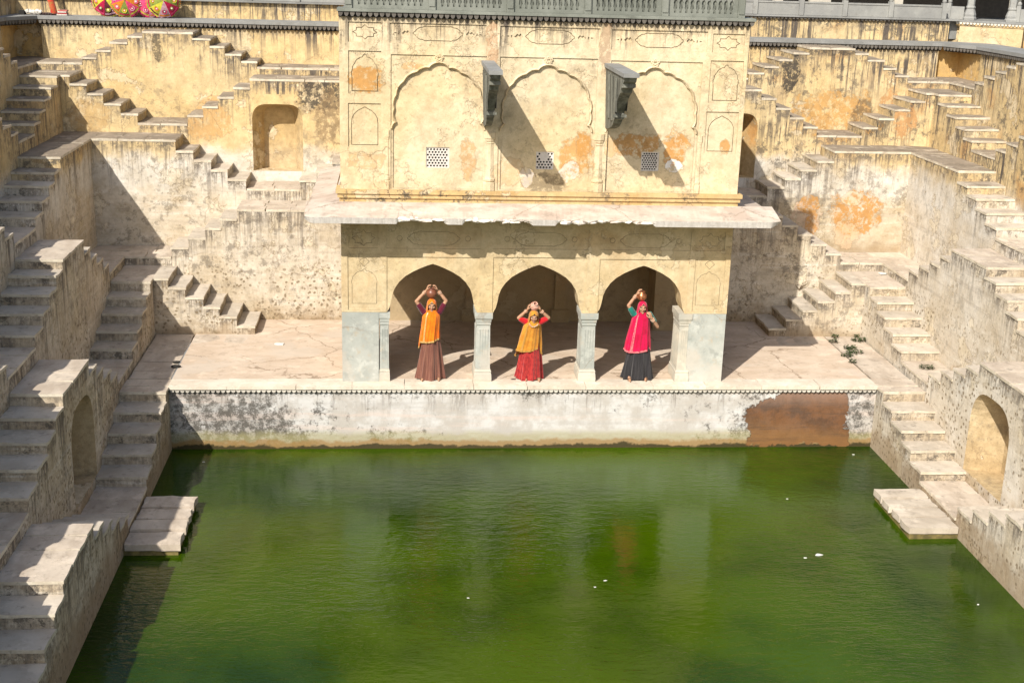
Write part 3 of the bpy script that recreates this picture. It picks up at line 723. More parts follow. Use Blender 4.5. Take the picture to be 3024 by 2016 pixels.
for s_ in (-.36, 1.38):
    mb = MB(); kbox(mb, s_ - .05, s_ + .05, .09, .2, 6.695, 7.1)
    rows = [[(KF(s_, .145, 0)[0] + r_ * math.cos(k * math.pi / 4), KF(s_, .145, 0)[1] + r_ * math.sin(k * math.pi / 4), 7.1 + h) for k in range(8)] for r_, h in ((.04, 0), (.055, .03), (.05, .07), (0, .11))]
    mb.grid(rows, None, close=True); mb.build('post', M['rail'], kk)

# ================================================================== PAVILION
PX0, PX1, PY = -3.65, 3.81, .20
pav = root('pavilion', 'two storey yellow plaster pavilion with three open arches and carved blind arches above', 'pavilion', (0, .2, 0))
def tri_plate(mb, outer, holes, y, depth, ztop, nd=(0, -1, 0), mi=0, hm=0):
    """a flat plate facing the pool with openings, and the reveals of the openings"""
    loops = [[Vector((a, b, 0)) for a, b in outer]] + [[Vector((a, b, 0)) for a, b in h] for h in holes]
    flat = [p for l in loops for p in l]
    for t in tessellate_polygon(loops):
        mb.face([(flat[i].x, y, flat[i].y) for i in t], nd, [ztop - flat[i].y for i in t], mi)
    if depth:
        for h in holes:
            ar = sum(h[i][0] * h[(i + 1) % len(h)][1] - h[(i + 1) % len(h)][0] * h[i][1] for i in range(len(h)))
            sg = 1 if ar > 0 else -1
            for i in range(len(h)):
                (a, b), (c, d) = h[i], h[(i + 1) % len(h)]
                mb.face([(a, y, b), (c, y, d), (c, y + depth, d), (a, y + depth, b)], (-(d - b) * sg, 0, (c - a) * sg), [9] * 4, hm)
def inset(loop, d):
    k = len(loop); ar = sum(loop[i][0] * loop[(i + 1) % k][1] - loop[(i + 1) % k][0] * loop[i][1] for i in range(k)); sg = 1 if ar > 0 else -1; out = []
    for i in range(k):
        p, q, r_ = Vector(loop[i - 1]), Vector(loop[i]), Vector(loop[(i + 1) % k])
        e1, e2 = (q - p).normalized(), (r_ - q).normalized(); n1, n2 = Vector((-e1.y, e1.x)) * sg, Vector((-e2.y, e2.x)) * sg
        b = (n1 + n2); b = b.normalized() / max(.55, math.sqrt(max(.05, (1 + n1.dot(n2)) / 2))) if b.length > 1e-4 else n1
        out.append(tuple(q + b * d))
    return out
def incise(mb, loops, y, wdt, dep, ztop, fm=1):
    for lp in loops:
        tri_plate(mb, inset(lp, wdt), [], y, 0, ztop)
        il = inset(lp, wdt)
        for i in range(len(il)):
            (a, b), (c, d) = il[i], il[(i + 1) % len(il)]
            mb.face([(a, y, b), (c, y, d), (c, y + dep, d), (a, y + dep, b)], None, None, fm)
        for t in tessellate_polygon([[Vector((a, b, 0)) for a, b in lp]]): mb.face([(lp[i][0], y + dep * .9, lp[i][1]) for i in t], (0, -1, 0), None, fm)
def rect(a, b, c, d): return [(a, c), (b, c), (b, d), (a, d)]
def scallop_line(pts, bulge, n=4):
    """join cusp points with small outward arcs"""
    out = []
    for i in range(len(pts) - 1):
        p, q = Vector(pts[i]), Vector(pts[i + 1]); e = q - p; nr = Vector((e.y, -e.x))
        for k in range(n):
            t = k / n; o = 4 * t * (1 - t) * bulge
            out.append(tuple(p + e * t + nr * o))
    out.append(tuple(pts[-1])); return out
def foil_half(w, z0, z1):
    """right half, foot to apex, of the multifoil arch (offsets measured on the photo)"""
    k = w / .83; h = (z1 - z0) / 1.18
    cusp = [(.83, 0), (.755, .12), (.785, .37), (.745, .61), (.62, .84), (.39, 1.01), (.17, 1.09), (0, 1.18)]
    return [(x * k, z0 + z * h) for x, z in cusp]
def foil(cx, w, z0, z1, bulge=.13):
    r_ = scallop_line(foil_half(w, z0, z1), bulge)
    return [(cx + x, z) for x, z in r_] + [(cx - x, z) for x, z in reversed(r_[:-1])]
def cartouche(cx, cz, w, h):
    base = [(w, 0), (w * .90, h * .30), (w * .82, h * .62), (w * .62, h * .86), (w * .42, h), (0, h)]
    q = scallop_line(base[:5], .12, 3) + [base[5]]
    right = q; top = [(-x, z) for x, z in reversed(q[:-1])]
    up_ = right + top
    lo = [(x, -z) for x, z in reversed(up_[1:-1])]
    return [(cx + x, cz + z) for x, z in up_ + lo]
def blob(cx, cz, pts): return [(cx + x, cz + z) for x, z in pts]

BAYS = (-1.86, .125, 2.09)
ZB, ZT = 3.76, 6.93
# outer plate: the raised bands round the panels
mb = MB()
row1 = [(-3.49, -2.89, 6.40, 6.75), (-2.75, -1.02, 6.40, 6.75), (-.77, 1.05, 6.39, 6.74), (1.26, 3.03, 6.37, 6.73), (3.13, 3.72, 6.36, 6.70)]
nich = [(-3.49, -2.90, 5.49, 6.25), (-3.50, -2.91, 4.53, 5.32), (3.12, 3.74, 5.45, 6.22), (3.11, 3.72, 4.52, 5.29)]
bays = [(-2.73, -1.00, ZB + .002, 6.20), (-.76, 1.03, ZB + .002, 6.20), (1.27, 2.97, ZB + .002, 6.18)]
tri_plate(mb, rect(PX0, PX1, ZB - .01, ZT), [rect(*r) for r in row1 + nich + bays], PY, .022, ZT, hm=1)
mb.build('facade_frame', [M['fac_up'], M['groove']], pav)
# panel plate with cartouches, niche outlines and the big blind arches
mb = MB(); holes = []
star = lambda cx, cz, a, b: [(cx + a, cz), (cx + a * .72, cz + b * .25), (cx + a * .7, cz + b * .62), (cx + a * .25, cz + b * .62), (cx, cz + b), (cx - a * .25, cz + b * .62), (cx - a * .7, cz + b * .62),
                             (cx - a * .72, cz + b * .25), (cx - a, cz), (cx - a * .72, cz - b * .25), (cx - a * .7, cz - b * .62), (cx - a * .25, cz - b * .62), (cx, cz - b), (cx + a * .25, cz - b * .62), (cx + a * .7, cz - b * .62), (cx + a * .72, cz - b * .25)]
for (a, b, c, d), k in zip(row1, 'scccs'):
    cx, cz = (a + b) / 2, (c + d) / 2
    if k == 's': holes.append(star(cx, cz, .225, .135))
    else:
        holes.append(cartouche(cx, cz, .455, .130))
        for sg in (-1, 1):
            holes.append([(cx + sg * x, cz + z) for x, z in ((.50, 0), (.54, .05), (.57, .02), (.60, .045), (.63, .01), (.66, 0), (.63, -.02), (.60, -.05), (.56, -.03), (.53, -.045))])
            holes.append([(cx + sg * x, cz + z) for x, z in ((.69, .02), (.71, .02), (.71, -.025), (.69, -.025))])
            holes.append([(cx + sg * x, cz + z) for x, z in ((.745, .012), (.80, 0), (.745, -.014))])
def small_arch(cx, hw, z0, zs, zt, foils):
    if foils:
        cusp = [(hw, zs), (hw * .97, zs + (zt - zs) * .32), (hw * .78, zs + (zt - zs) * .60), (hw * .48, zs + (zt - zs) * .80), (hw * .20, zs + (zt - zs) * .86), (0, zt)]
        h = scallop_line(cusp, .13, 3)
    else: h = [(hw, zs), (hw * .97, zs + (zt - zs) * .3), (hw * .8, zs + (zt - zs) * .58), (hw * .5, zs + (zt - zs) * .79), (hw * .22, zs + (zt - zs) * .9), (0, zt)]
    r_ = [(hw, z0)] + h
    return [(cx + x, z) for x, z in r_] + [(cx - x, z) for x, z in reversed(r_[:-1])]
holes.append(small_arch(-3.195, .235, 5.53, 5.78, 6.20, True)); holes.append(small_arch(-3.2, .245, 4.56, 4.95, 5.26, False))
holes.append(small_arch(3.43, .235, 5.49, 5.78, 6.15, True)); holes.append(small_arch(3.41, .245, 4.55, 4.92, 5.22, False))
grooves = list(h for h in holes if max(p[0] for p in h) - min(p[0] for p in h) > .3)
arches = []
for cx in BAYS:
    f = foil(cx, .83, 4.87, 6.05); arches.append(f)
    holes.append([(cx + .83, ZB + .02)] + f + [(cx - .83, ZB + .02)])
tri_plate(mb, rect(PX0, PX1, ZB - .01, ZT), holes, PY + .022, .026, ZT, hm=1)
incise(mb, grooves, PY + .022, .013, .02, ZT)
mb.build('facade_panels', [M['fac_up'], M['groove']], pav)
# innermost plate with the three small windows
JW = [(-1.865, 4.35, .215, .19), (.125, 4.325, .165, .165), (2.11, 4.34, .17, .18)]
mb = MB()
tri_plate(mb, rect(PX0, PX1, ZB - .01, ZT), [rect(cx - w_, cx + w_, cz - h_, cz + h_) for cx, cz, w_, h_ in JW], PY + .048, .22, ZT)
mb.build('facade_wall', M['fac_up'], pav)
for (cx, cz, w_, h_), kind in zip(JW, (0, 1, 2)):
    p = .058 if kind < 2 else .047
    hs = []; row = 0; zz = cz - h_ + .035
    while zz < cz + h_ - .02:
        xx = cx - w_ + .034 + (p / 2 if row % 2 else 0); col = 0
        while xx < cx + w_ - .025:
            if not (kind == 1 and -.10 < xx - cx < .045 and zz - cz > .02):
                r_ = .0215 if kind < 2 else .0185
                if kind < 2 and (col + (row // 2) + (row % 2) * 1) % 3 == 0:
                    hs.append([(xx + (.026 if k % 2 == 0 else .014) * math.sin(k * math.pi / 6), zz + (.026 if k % 2 == 0 else .014) * math.cos(k * math.pi / 6)) for k in range(12)])
                else: hs.append([(xx + r_ * math.cos(k * math.pi / 3), zz + r_ * math.sin(k * math.pi / 3)) for k in range(6)])
            xx += p; col += 1
        zz += p * .866; row += 1
    mb = MB(); tri_plate(mb, rect(cx - w_, cx + w_, cz - h_, cz + h_), hs, PY + .066, .03, 9)
    mb.build('jali_screen', M['jali'], pav)
    mb = MB(); mb.box(cx - w_ - .03, cx + w_ + .03, PY + .27, PY + .29, cz - h_ - .03, cz + h_ + .03); mb.build('interior_shade_sheet', M['black'], pav)  # black sheet painted in for the unlit room behind the screen
# mouldings along the big arches
def ribbon(mb, pts, wdt, y0, dep):
    P = [Vector((a, b)) for a, b in pts]; k = len(P); nr = []
    for i in range(k):
        e = (P[min(i + 1, k - 1)] - P[max(i - 1, 0)]); e.normalize(); nr.append(Vector((e.y, -e.x)))
    for i in range(k - 1):
        a, b = P[i], P[i + 1]; a2, b2 = a + nr[i] * wdt, b + nr[i + 1] * wdt
        am, bm_ = a + nr[i] * wdt * .5, b + nr[i + 1] * wdt * .5
        f = lambda p, y: (p.x, y, p.y)
        mb.face([f(a, y0), f(b, y0), f(bm_, y0 - dep), f(am, y0 - dep)], (-nr[i].x, -.7, -nr[i].y))
        mb.face([f(am, y0 - dep), f(bm_, y0 - dep), f(b2, y0), f(a2, y0)], (nr[i].x, -.7, nr[i].y))
for f in arches:
    mb = MB(); ribbon(mb, f, .052, PY + .021, .042)
    mb.build('arch_moulding', M['fac_up'], pav)
for cx in BAYS:      # flower above each apex
    mb = MB()
    for a in range(5):
        t = a * 2 * math.pi / 5 + math.pi / 2
        c = (cx + .055 * math.cos(t), 6.155 + .045 * math.sin(t))
        rows = [[(c[0] + r_ * math.cos(q * math.pi / 4), yy, c[1] + r_ * math.sin(q * math.pi / 4)) for q in range(8)] for r_, yy in ((.036, PY + .022), (.03, PY - .004), (.016, PY - .008), (.012, PY + .004), (.0, PY + .004))]
        mb.grid(rows, None, close=True)
    mb.build('rosette', M['fac_up'], pav)
# engaged columns of the upper storey
def loft(mb, cx, cy_, prof, n=8, rot=math.pi / 8, sx=1, sy=1):
    rows = [[(cx + sx * r_ * math.cos(rot + k * 2 * math.pi / n), cy_ + sy * r_ * math.sin(rot + k * 2 * math.pi / n), z) for k in range(n)] for r_, z in prof]
    for i in range(len(rows) - 1):
        for j in range(n):
            q = [rows[i][j], rows[i][(j + 1) % n], rows[i + 1][(j + 1) % n], rows[i + 1][j]]
            c = sum((Vector(p) for p in q), Vector()) / 4
            nd = (c.x - cx, c.y - cy_, (prof[i][0] - prof[i + 1][0]) * (.5 if prof[i + 1][1] >= prof[i][1] else -.5))
            if prof[i][1] == prof[i + 1][1]: nd = (0, 0, 1 if prof[i + 1][0] < prof[i][0] else -1)
            mb.face(q, nd)
    mb.face(rows[-1], (0, 0, 1))
UC = [(.13, 0), (.13, .15), (.105, .16), (.125, .185), (.125, .215), (.105, .24), (.10, .26), (.088, .86), (.10, .88), (.092, .895), (.11, .93), (.11, .95), (.125, .97), (.128, 1.08)]
for cx, k in ((-.90, 1.0), (1.125, 1.0)):
    mb = MB(); loft(mb, cx, PY + .06, [(r_ * k, ZB + z) for r_, z in UC], n=10, sx=1.0, sy=.95); mb.build('engaged_column', M['fac_up'], pav)
for cx in (-2.79, 3.03):
    mb = MB(); loft(mb, cx, PY + .03, [(r_ * .48, ZB + z) for r_, z in UC], n=8); mb.build('engaged_column', M['fac_up'], pav)
# plinth mouldings
for z0, z1, y0 in ((3.68, 3.755, .115), (3.60, 3.678, .145), (3.48, 3.598, .178)):
    mb = MB(); k = 24
    for i in range(k):
        a = PX0 - (PY - y0) + (PX1 - PX0 + 2 * (PY - y0)) * i / k; b = a + (PX1 - PX0 + 2 * (PY - y0)) / k
        mb.face([(a, y0, z0), (b, y0, z0), (b, y0, z1), (a, y0, z1)], (0, -1, 0))
        mb.face([(a, y0, z1), (b, y0, z1), (b, .6, z1), (a, .6, z1)], (0, 0, 1)); mb.face([(a, y0, z0), (b, y0, z0), (b, .6, z0), (a, .6, z0)], (0, 0, -1))
    for X, sx in ((PX0 - (PY - y0), -1), (PX1 + (PY - y0), 1)): mb.face([(X, y0, z0), (X, 8.8, z0), (X, 8.8, z1), (X, y0, z1)], (sx, 0, 0))
    mb.build('plinth_moulding', M['mould'], pav)
# sides, roof
mb = MB()
for X, sx in ((PX0, -1), (PX1, 1)): mb.face([(X, PY, 3.45), (X, 9.6, 3.45), (X, 9.6, ZT), (X, PY, ZT)], (sx, 0, 0), [3.5, 3.5, 0, 0])
mb.build('side_wall', M['fac_up'], pav)
mb = MB(); mb.box(PX0, PX1, PY + .05, 9.7, 6.88, 6.93); mb.build('roof_terrace', M['greystone'], pav)
# cornice under the balustrade
mb = MB(); mb.box(PX0 - .03, PX1 + .07, PY - .10, PY + .45, 6.932, 6.985); mb.build('cornice_slab', M['green'], pav)
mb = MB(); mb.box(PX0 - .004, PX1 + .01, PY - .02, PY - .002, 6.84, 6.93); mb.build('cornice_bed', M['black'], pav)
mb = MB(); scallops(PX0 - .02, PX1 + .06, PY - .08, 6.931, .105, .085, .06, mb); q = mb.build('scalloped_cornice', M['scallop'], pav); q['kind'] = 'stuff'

# balustrade
bal = root('balustrade', 'grey green carved stone balustrade crowning the pavilion roof', 'balustrade', (0, .3, 6.985))
bx = [-3.48, -2.0, -.60, .80, 2.21, 3.62]
for xx in bx:
    mb = MB(); mb.box(xx - .065, xx + .065, PY - .02, PY + .12, 6.987, 7.86)
    mb.box(xx - .05, xx + .05, PY - .035, PY - .018, 7.05, 7.8, skip='+y'); mb.build('post', M['green'], bal)
for i in range(5):
    a, b = bx[i] + .067, bx[i + 1] - .067; k = 11; mrg = .07; p = (b - a - 2 * mrg) / k; hs = []
    for j in range(k):
        c = a + mrg + (j + .5) * p; hw = p * .36
        hs.append([(c - hw * .55, 7.05), (c + hw * .55, 7.05), (c + hw * .5, 7.10), (c + hw * .9, 7.13), (c + hw * .75, 7.19), (c + hw, 7.23), (c + hw * .6, 7.27), (c, 7.305), (c - hw * .6, 7.27), (c - hw, 7.23), (c - hw * .75, 7.19), (c - hw * .9, 7.13), (c - hw * .5, 7.10)])
        if j:
            c2 = c - p / 2; hs.append([(c2, 7.29), (c2 + p * .3, 7.345), (c2, 7.40), (c2 - p * .3, 7.345)])
            hs.append([(c2, 7.51), (c2 + p * .3, 7.565), (c2, 7.62), (c2 - p * .3, 7.565)])
        hs.append([(c, 7.40), (c + p * .3, 7.455), (c, 7.51), (c - p * .3, 7.455)])
    mb = MB(); tri_plate(mb, rect(a, b, 6.987, 7.72), hs, PY + .015, .05, 9)
    mb.build('pierced_panel', M['green'], bal)
    mb = MB()
    for j in range(k):       # carved leaf filling the lower openings
        c = a + mrg + (j + .5) * p
        mb.face([(c - p * .3, PY + .052, 7.06), (c + p * .3, PY + .052, 7.06), (c + p * .16, PY + .03, 7.16), (c, PY + .05, 7.25), (c - p * .16, PY + .03, 7.16)], (0, -1, 0))
    mb.box(a, b, PY + .056, PY + .075, 6.99, 7.27, skip='-z')
    q = mb.build('carved_leaves', M['green'], bal); q['kind'] = 'stuff'
    mb = MB(); mb.box(a, b, PY - .02, PY + .12, 7.722, 7.86); mb.build('handrail', M['green'], bal)

# long stone brackets
BPROF = [(.2, 6.06), (-1.84, 6.06), (-1.80, 5.99), (-1.70, 5.95), (-1.66, 5.87), (-1.50, 5.84), (-1.46, 5.77), (-1.30, 5.70), (-1.15, 5.60), (-1.02, 5.47), (-.92, 5.36), (-.94, 5.31),
         (-.92, 5.26), (-.80, 5.23), (-.72, 5.16), (-.55, 5.08), (-.30, 5.02), (-.05, 4.975), (.2, 4.96)]
for X0, X1, lb in ((-1.07, -.90, 'left of two weathered grey brackets, between the first and middle blind arches'), (1.18, 1.39, 'larger looking weathered grey bracket, between the middle and last blind arches')):
    br = root('stone_bracket', lb, 'bracket', (X0, .2, 5.0), group='long stone brackets')
    mb = MB(); xm = (X0 + X1) / 2; tw = lambda X, z: xm + (X - xm) * (.62 + .38 * min(1, max(0, (z - 4.96) / .95)))
    tri = tessellate_polygon([[Vector((a, b, 0)) for a, b in BPROF]])
    for X, sx in ((X0, -1), (X1, 1)):
        for t in tri: mb.face([(tw(X, BPROF[i][1]), *BPROF[i]) for i in t], (sx, 0, 0))
    for i in range(len(BPROF) - 1):
        (a, b), (c, d) = BPROF[i], BPROF[i + 1]
        mb.face([(tw(X0, b), a, b), (tw(X1, b), a, b), (tw(X1, d), c, d), (tw(X0, d), c, d)], (0, d - b, -(c - a)) if (d - b) or (c - a) else None)
    mb.build('corbel', M['bracket'], br)
    mb = MB(); mb.box(X0 - .03, X1 + .03, -1.90, .19, 6.062, 6.13); mb.build('cap_slab', M['greystone'], br)
    mb = MB(); mb.box(X0 - .015, X1 + .015, -.955, -.90, 5.29, 5.34); mb.box(X0 - .012, X1 + .012, -1.70, -1.62, 5.88, 5.94); mb.build('ring_moulding', M['bracket'], br)
    for sg, X in ((-1, X0), (1, X1)):
        for yy in (-.2, -.55, -1.0):
            mb = MB()
            top = 5.98; bot = 5.40 if yy < -.8 else 5.2
            rows = [[(tw(X, zz) + sg * (.004 + .022 * math.sin(math.pi * k / 6)), yy - .13 + .26 * k / 6 , zz) for k in range(7)] for zz in (bot, (bot + top) / 2, top)]
            for i in range(2):
                for k in range(6): mb.face([rows[i][k], rows[i][k + 1], rows[i + 1][k + 1], rows[i + 1][k]], (sg, 0, 0))
            mb.build('flute', M['bracket'], br)

# ------------------------------------------------------------------ lower storey
def open_arch(cx, hw=.78, z0=1.4, zt=2.345):
    pts = [(hw * 1.10, z0), (hw * 1.04, z0 + .09), (hw, z0 + .22), (hw * .975, z0 + .34), (hw * .92, z0 + .46), (hw * .81, z0 + .59), (hw * .665, z0 + .70), (hw * .48, z0 + .79), (hw * .28, z0 + .865), (hw * .12, z0 + .915), (0, zt)]
    return [(cx + x, z) for x, z in pts] + [(cx - x, z) for x, z in reversed(pts[:-1])]
AC = (-1.935, .09, 2.105)
LZ0, LZ1 = 1.4, 3.44
up5 = [(-3.51, -2.96, 2.64, 3.03), (-2.81, -1.03, 2.64, 3.03), (-.81, 1.02, 2.65, 3.03), (1.24, 2.99, 2.65, 3.01), (3.08, 3.65, 2.65, 3.02)]
sd = [(-3.53, -2.92, 1.44, 2.53), (3.10, 3.69, 1.44, 2.52)]
by = [(-2.80, -1.05, 2.48), (-.79, 1.0, 2.49), (1.25, 2.98, 2.47)]
AX1 = PX1 - .02
def notched(notches):
    out = [(PX0, LZ1), (PX0, LZ0)]
    for nt in notches: out += nt
    return out + [(AX1, LZ0), (AX1, LZ1)]
def notch_reveal(mb, nt, y, depth):
    cx = sum(p[0] for p in nt) / len(nt); cz = LZ0
    for (a, b), (c, d) in zip(nt[:-1], nt[1:]):
        mb.face([(a, y, b), (c, y, d), (c, y + depth, d), (a, y + depth, b)], (cx - (a + c) / 2, 0, cz - (b + d) / 2))
NB = [[(a, LZ0), (a, d), (b, d), (b, LZ0)] for a, b, d in by]
NA = [list(reversed(open_arch(cx))) for cx in AC]
mb = MB()
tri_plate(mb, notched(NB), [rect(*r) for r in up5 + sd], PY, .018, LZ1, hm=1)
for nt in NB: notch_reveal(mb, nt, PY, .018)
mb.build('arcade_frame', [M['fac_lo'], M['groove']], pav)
mb = MB(); holes = []
for (a, b, c, d), k in zip(up5, 'scccs'):
    cx, cz = (a + b) / 2, (c + d) / 2
    if k == 's': holes.append(star(cx, cz, .22, .16))
    else:
        holes.append(cartouche(cx, cz, .50, .135))
        for sg in (-1, 1): holes.append([(cx + sg * (.64 + .055 * math.cos(q * math.pi / 4)), cz + .055 * math.sin(q * math.pi / 4)) for q in range(8)])
for cx in (-3.22, 3.39):
    holes.append(small_arch(cx, .235, 1.56, 1.95, 2.24, True))
    holes.append([(cx - .1, 2.38), (cx, 2.28), (cx + .1, 2.38), (cx + .05, 2.43), (cx, 2.46), (cx - .05, 2.43)])
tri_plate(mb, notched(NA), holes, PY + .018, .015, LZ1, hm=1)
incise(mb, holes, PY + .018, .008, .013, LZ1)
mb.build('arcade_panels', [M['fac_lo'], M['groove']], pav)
mb = MB(); tri_plate(mb, notched(NA), [], PY + .033, 0, LZ1); tri_plate(mb, notched(NA), [], PY + .60, 0, LZ1, nd=(0, 1, 0))
for nt in NA: notch_reveal(mb, nt, PY + .018, .582)
for a, b in ((PX0, AC[0] - .858), (AC[0] + .858, AC[1] - .858), (AC[1] + .858, AC[2] - .858), (AC[2] + .858, AX1)):
    mb.face([(a, PY, LZ0), (b, PY, LZ0), (b, PY + .60, LZ0), (a, PY + .60, LZ0)], (0, 0, -1))
mb.build('arcade_wall', M['fac_lo'], pav)
# corner piers clad in marble
for a, b in ((PX0 + .004, -2.95), (3.06, PX1 - .024)):
    mb = MB(); mb.box(a, b, PY + .004, PY + .60, 0.0, LZ0 - .002, skip='-z'); mb.build('pier', M['marble'], pav)
# free standing columns: square block base, shaft, carved capital
def sq_loft(mb, cx, cy_, prof, ex=0.0):
    for i in range(len(prof) - 1):
        (h, z), (h2, z2) = prof[i], prof[i + 1]
        a = [(cx - h, cy_ - h - ex, z), (cx + h, cy_ - h - ex, z), (cx + h, cy_ + h + ex, z), (cx - h, cy_ + h + ex, z)]
        b = [(cx - h2, cy_ - h2 - ex, z2), (cx + h2, cy_ - h2 - ex, z2), (cx + h2, cy_ + h2 + ex, z2), (cx - h2, cy_ + h2 + ex, z2)]
        for j, nd in enumerate(((0, -1), (1, 0), (0, 1), (-1, 0))):
            vz = 0 if z2 > z else (1 if h2 < h else -1)
            mb.face([a[j], a[(j + 1) % 4], b[(j + 1) % 4], b[j]], (nd[0] * (1 if z2 != z else 0), nd[1] * (1 if z2 != z else 0), vz if z2 == z else 0))
    h, z = prof[-1]; mb.face([(cx - h, cy_ - h - ex, z), (cx + h, cy_ - h - ex, z), (cx + h, cy_ + h + ex, z), (cx - h, cy_ + h + ex, z)], (0, 0, 1))
BASE = [(.17, 0), (.175, .05), (.17, .15), (.160, .19), (.165, .2), (.165, .225), (.15, .24), (.15, .26)]
CAPT = [(.128, 1.132), (.14, 1.15), (.14, 1.175), (.13, 1.185), (.145, 1.2), (.15, 1.26), (.17, 1.275), (.172, 1.33), (.172, 1.397)]
for cx, k, nm in ((-.945, 1.0, 'column'), (1.10, 1.0, 'column'), (-2.845, .62, 'engaged_column'), (2.985, .80, 'engaged_column')):
    cyc = PY + .30; ex = .13 if k == 1 else .18; sm = M['marble'] if cx < 2 else M['marble_w']
    bs = [(h * k, z) for h, z in BASE]; cp_ = [(h * k, z) for h, z in CAPT]
    mb = MB(); sq_loft(mb, cx, cyc, bs, ex); mb.build('column_base', M['marble_w'], pav)
    mb = MB(); sq_loft(mb, cx, cyc, [(.142 * k, .262), (.128 * k, 1.13)], ex)
    yf = cyc - ex - .142 * k
    for q in (-.075, -.025, .025, .075): mb.box(cx + q * k - .014 * k, cx + q * k + .014 * k, yf - .002, yf + .016, .31, 1.06, skip='+y')
    for q in (-.21, -.13, -.05, .03, .11, .19): mb.box(cx - .144 * k, cx - .122 * k, cyc + q - .02, cyc + q + .02, .31, 1.06, skip='+x')
    mb.build('column_shaft', sm, pav)
    mb = MB(); sq_loft(mb, cx, cyc, cp_, ex); mb.build('capital', sm, pav)
# inside of the arcade
mb = MB()
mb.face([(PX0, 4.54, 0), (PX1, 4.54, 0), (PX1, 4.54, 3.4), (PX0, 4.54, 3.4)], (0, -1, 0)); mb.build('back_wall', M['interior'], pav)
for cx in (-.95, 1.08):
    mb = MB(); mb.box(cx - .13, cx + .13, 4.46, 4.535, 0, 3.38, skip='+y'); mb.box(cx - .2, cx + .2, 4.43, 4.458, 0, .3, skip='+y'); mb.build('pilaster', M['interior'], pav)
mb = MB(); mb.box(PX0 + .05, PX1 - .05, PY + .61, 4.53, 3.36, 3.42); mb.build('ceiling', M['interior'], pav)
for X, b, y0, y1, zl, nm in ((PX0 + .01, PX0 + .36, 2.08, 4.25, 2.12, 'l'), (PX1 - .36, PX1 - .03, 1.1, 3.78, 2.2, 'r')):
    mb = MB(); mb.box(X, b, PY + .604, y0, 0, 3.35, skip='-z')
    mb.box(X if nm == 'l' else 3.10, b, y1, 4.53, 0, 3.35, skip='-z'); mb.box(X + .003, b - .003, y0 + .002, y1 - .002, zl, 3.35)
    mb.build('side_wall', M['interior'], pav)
# ------------------------------------------------------------------ eave slab (chajja), broken along the front
EX0, EX1, EY, EYB = -4.27, 4.50, -.58, 4.5
def broken(x):
    for a, b in ((-2.62, -1.72), (-1.42, -.16), (.28, 2.12)):
        if a < x < b: return min(1, (x - a) / .06, (b - x) / .06)
    return 0
mb = MB(); me_ = MB(); side_edges = []
k = 170; prev = None
for i in range(k + 1):
    x_ = EX0 + (EX1 - EX0) * i / k; q = broken(x_)
    nz = noise.noise((x_ * 5, 0, 3)); n2 = noise.noise((x_ * 13, 2, 7))
    yt = EY + .006 * n2 + q * (.05 + .05 * nz + .03 * n2); zt_ = 3.375 + .006 * noise.noise((x_ * 2, 4, 1)) - q * .008
    yb = EY + .004 + q * (.11 + .09 * nz + .05 * n2); zb_ = 3.265 + q * (.05 + .035 * nz + .03 * n2)
    if x_ < EX0 + .12: yt += (EX0 + .12 - x_) * .8; yb += (EX0 + .12 - x_) * 1.2; zb_ += (EX0 + .12 - x_) * .4
    if x_ > EX1 - .2: yt += (x_ - EX1 + .2) * .5; yb += (x_ - EX1 + .2) * .8; zb_ += (x_ - EX1 + .2) * .3
    mid_ = (x_, (yt + yb) / 2 - q * (.02 + .06 * max(0, n2)), (zt_ + zb_) / 2 + .02 * n2 * q)
    cur = [(x_, .19, 3.525), (x_, -.18, 3.452 + .008 * n2), (x_, yt, zt_), mid_, (x_, yb, zb_), (x_, .19, 3.33)]
    if prev:
        for j, nd, tgt, mi in ((0, (0, -.2, 1), mb, 0), (1, (0, -.2, 1), mb, 0), (2, (0, -1, .2), me_, 1 if q > .5 else 0), (3, (0, -1, -.2), me_, 1 if q > .5 else 0), (4, (0, 0, -1), mb, 0)):
            tgt.face([prev[j], cur[j], cur[j + 1], prev[j + 1]], nd, mi=mi)
    prev = cur
for xa, xb, sx in ((EX0, PX0 - .002, -1), (PX1 + .002, EX1, 1)):
    kk_ = 30; se = MB(); side_edges.append(se)
    for i in range(kk_):
        y0 = .19 + (EYB - .19) * i / kk_; y1 = .19 + (EYB - .19) * (i + 1) / kk_
        xo0, xo1 = [((xa if sx < 0 else xb) - sx * .06 * max(0, y) * 0) + .03 * noise.noise((y * 3, sx, 5)) for y in (y0, y1)]; xi = xb if sx < 0 else xa
        if i == 0: xo0 = xa if sx < 0 else xb
        mb.face([(xo0, y0, 3.40), (xi, y0, 3.525), (xi, y1, 3.525), (xo1, y1, 3.40)], (sx * .1, 0, 1))
        se.face([(xo0, y0, 3.29), (xo1, y1, 3.29), (xo1, y1, 3.40), (xo0, y0, 3.40)], (sx, 0, 0))
        mb.face([(xo0, y0, 3.29), (xi, y0, 3.33), (xi, y1, 3.33), (xo1, y1, 3.29)], (0, 0, -1))
ev = root('stone_eave', 'broad pinkish white stone eave with a broken front edge above the arches', 'eave', (0, -.2, 3.4))
mb.build('eave_slab', M['chajja'], ev); me_.build('eave_edge', [M['chajja_e'], M['broken']], ev)
for se in side_edges: se.build('eave_edge', M['chajja_e'], ev)
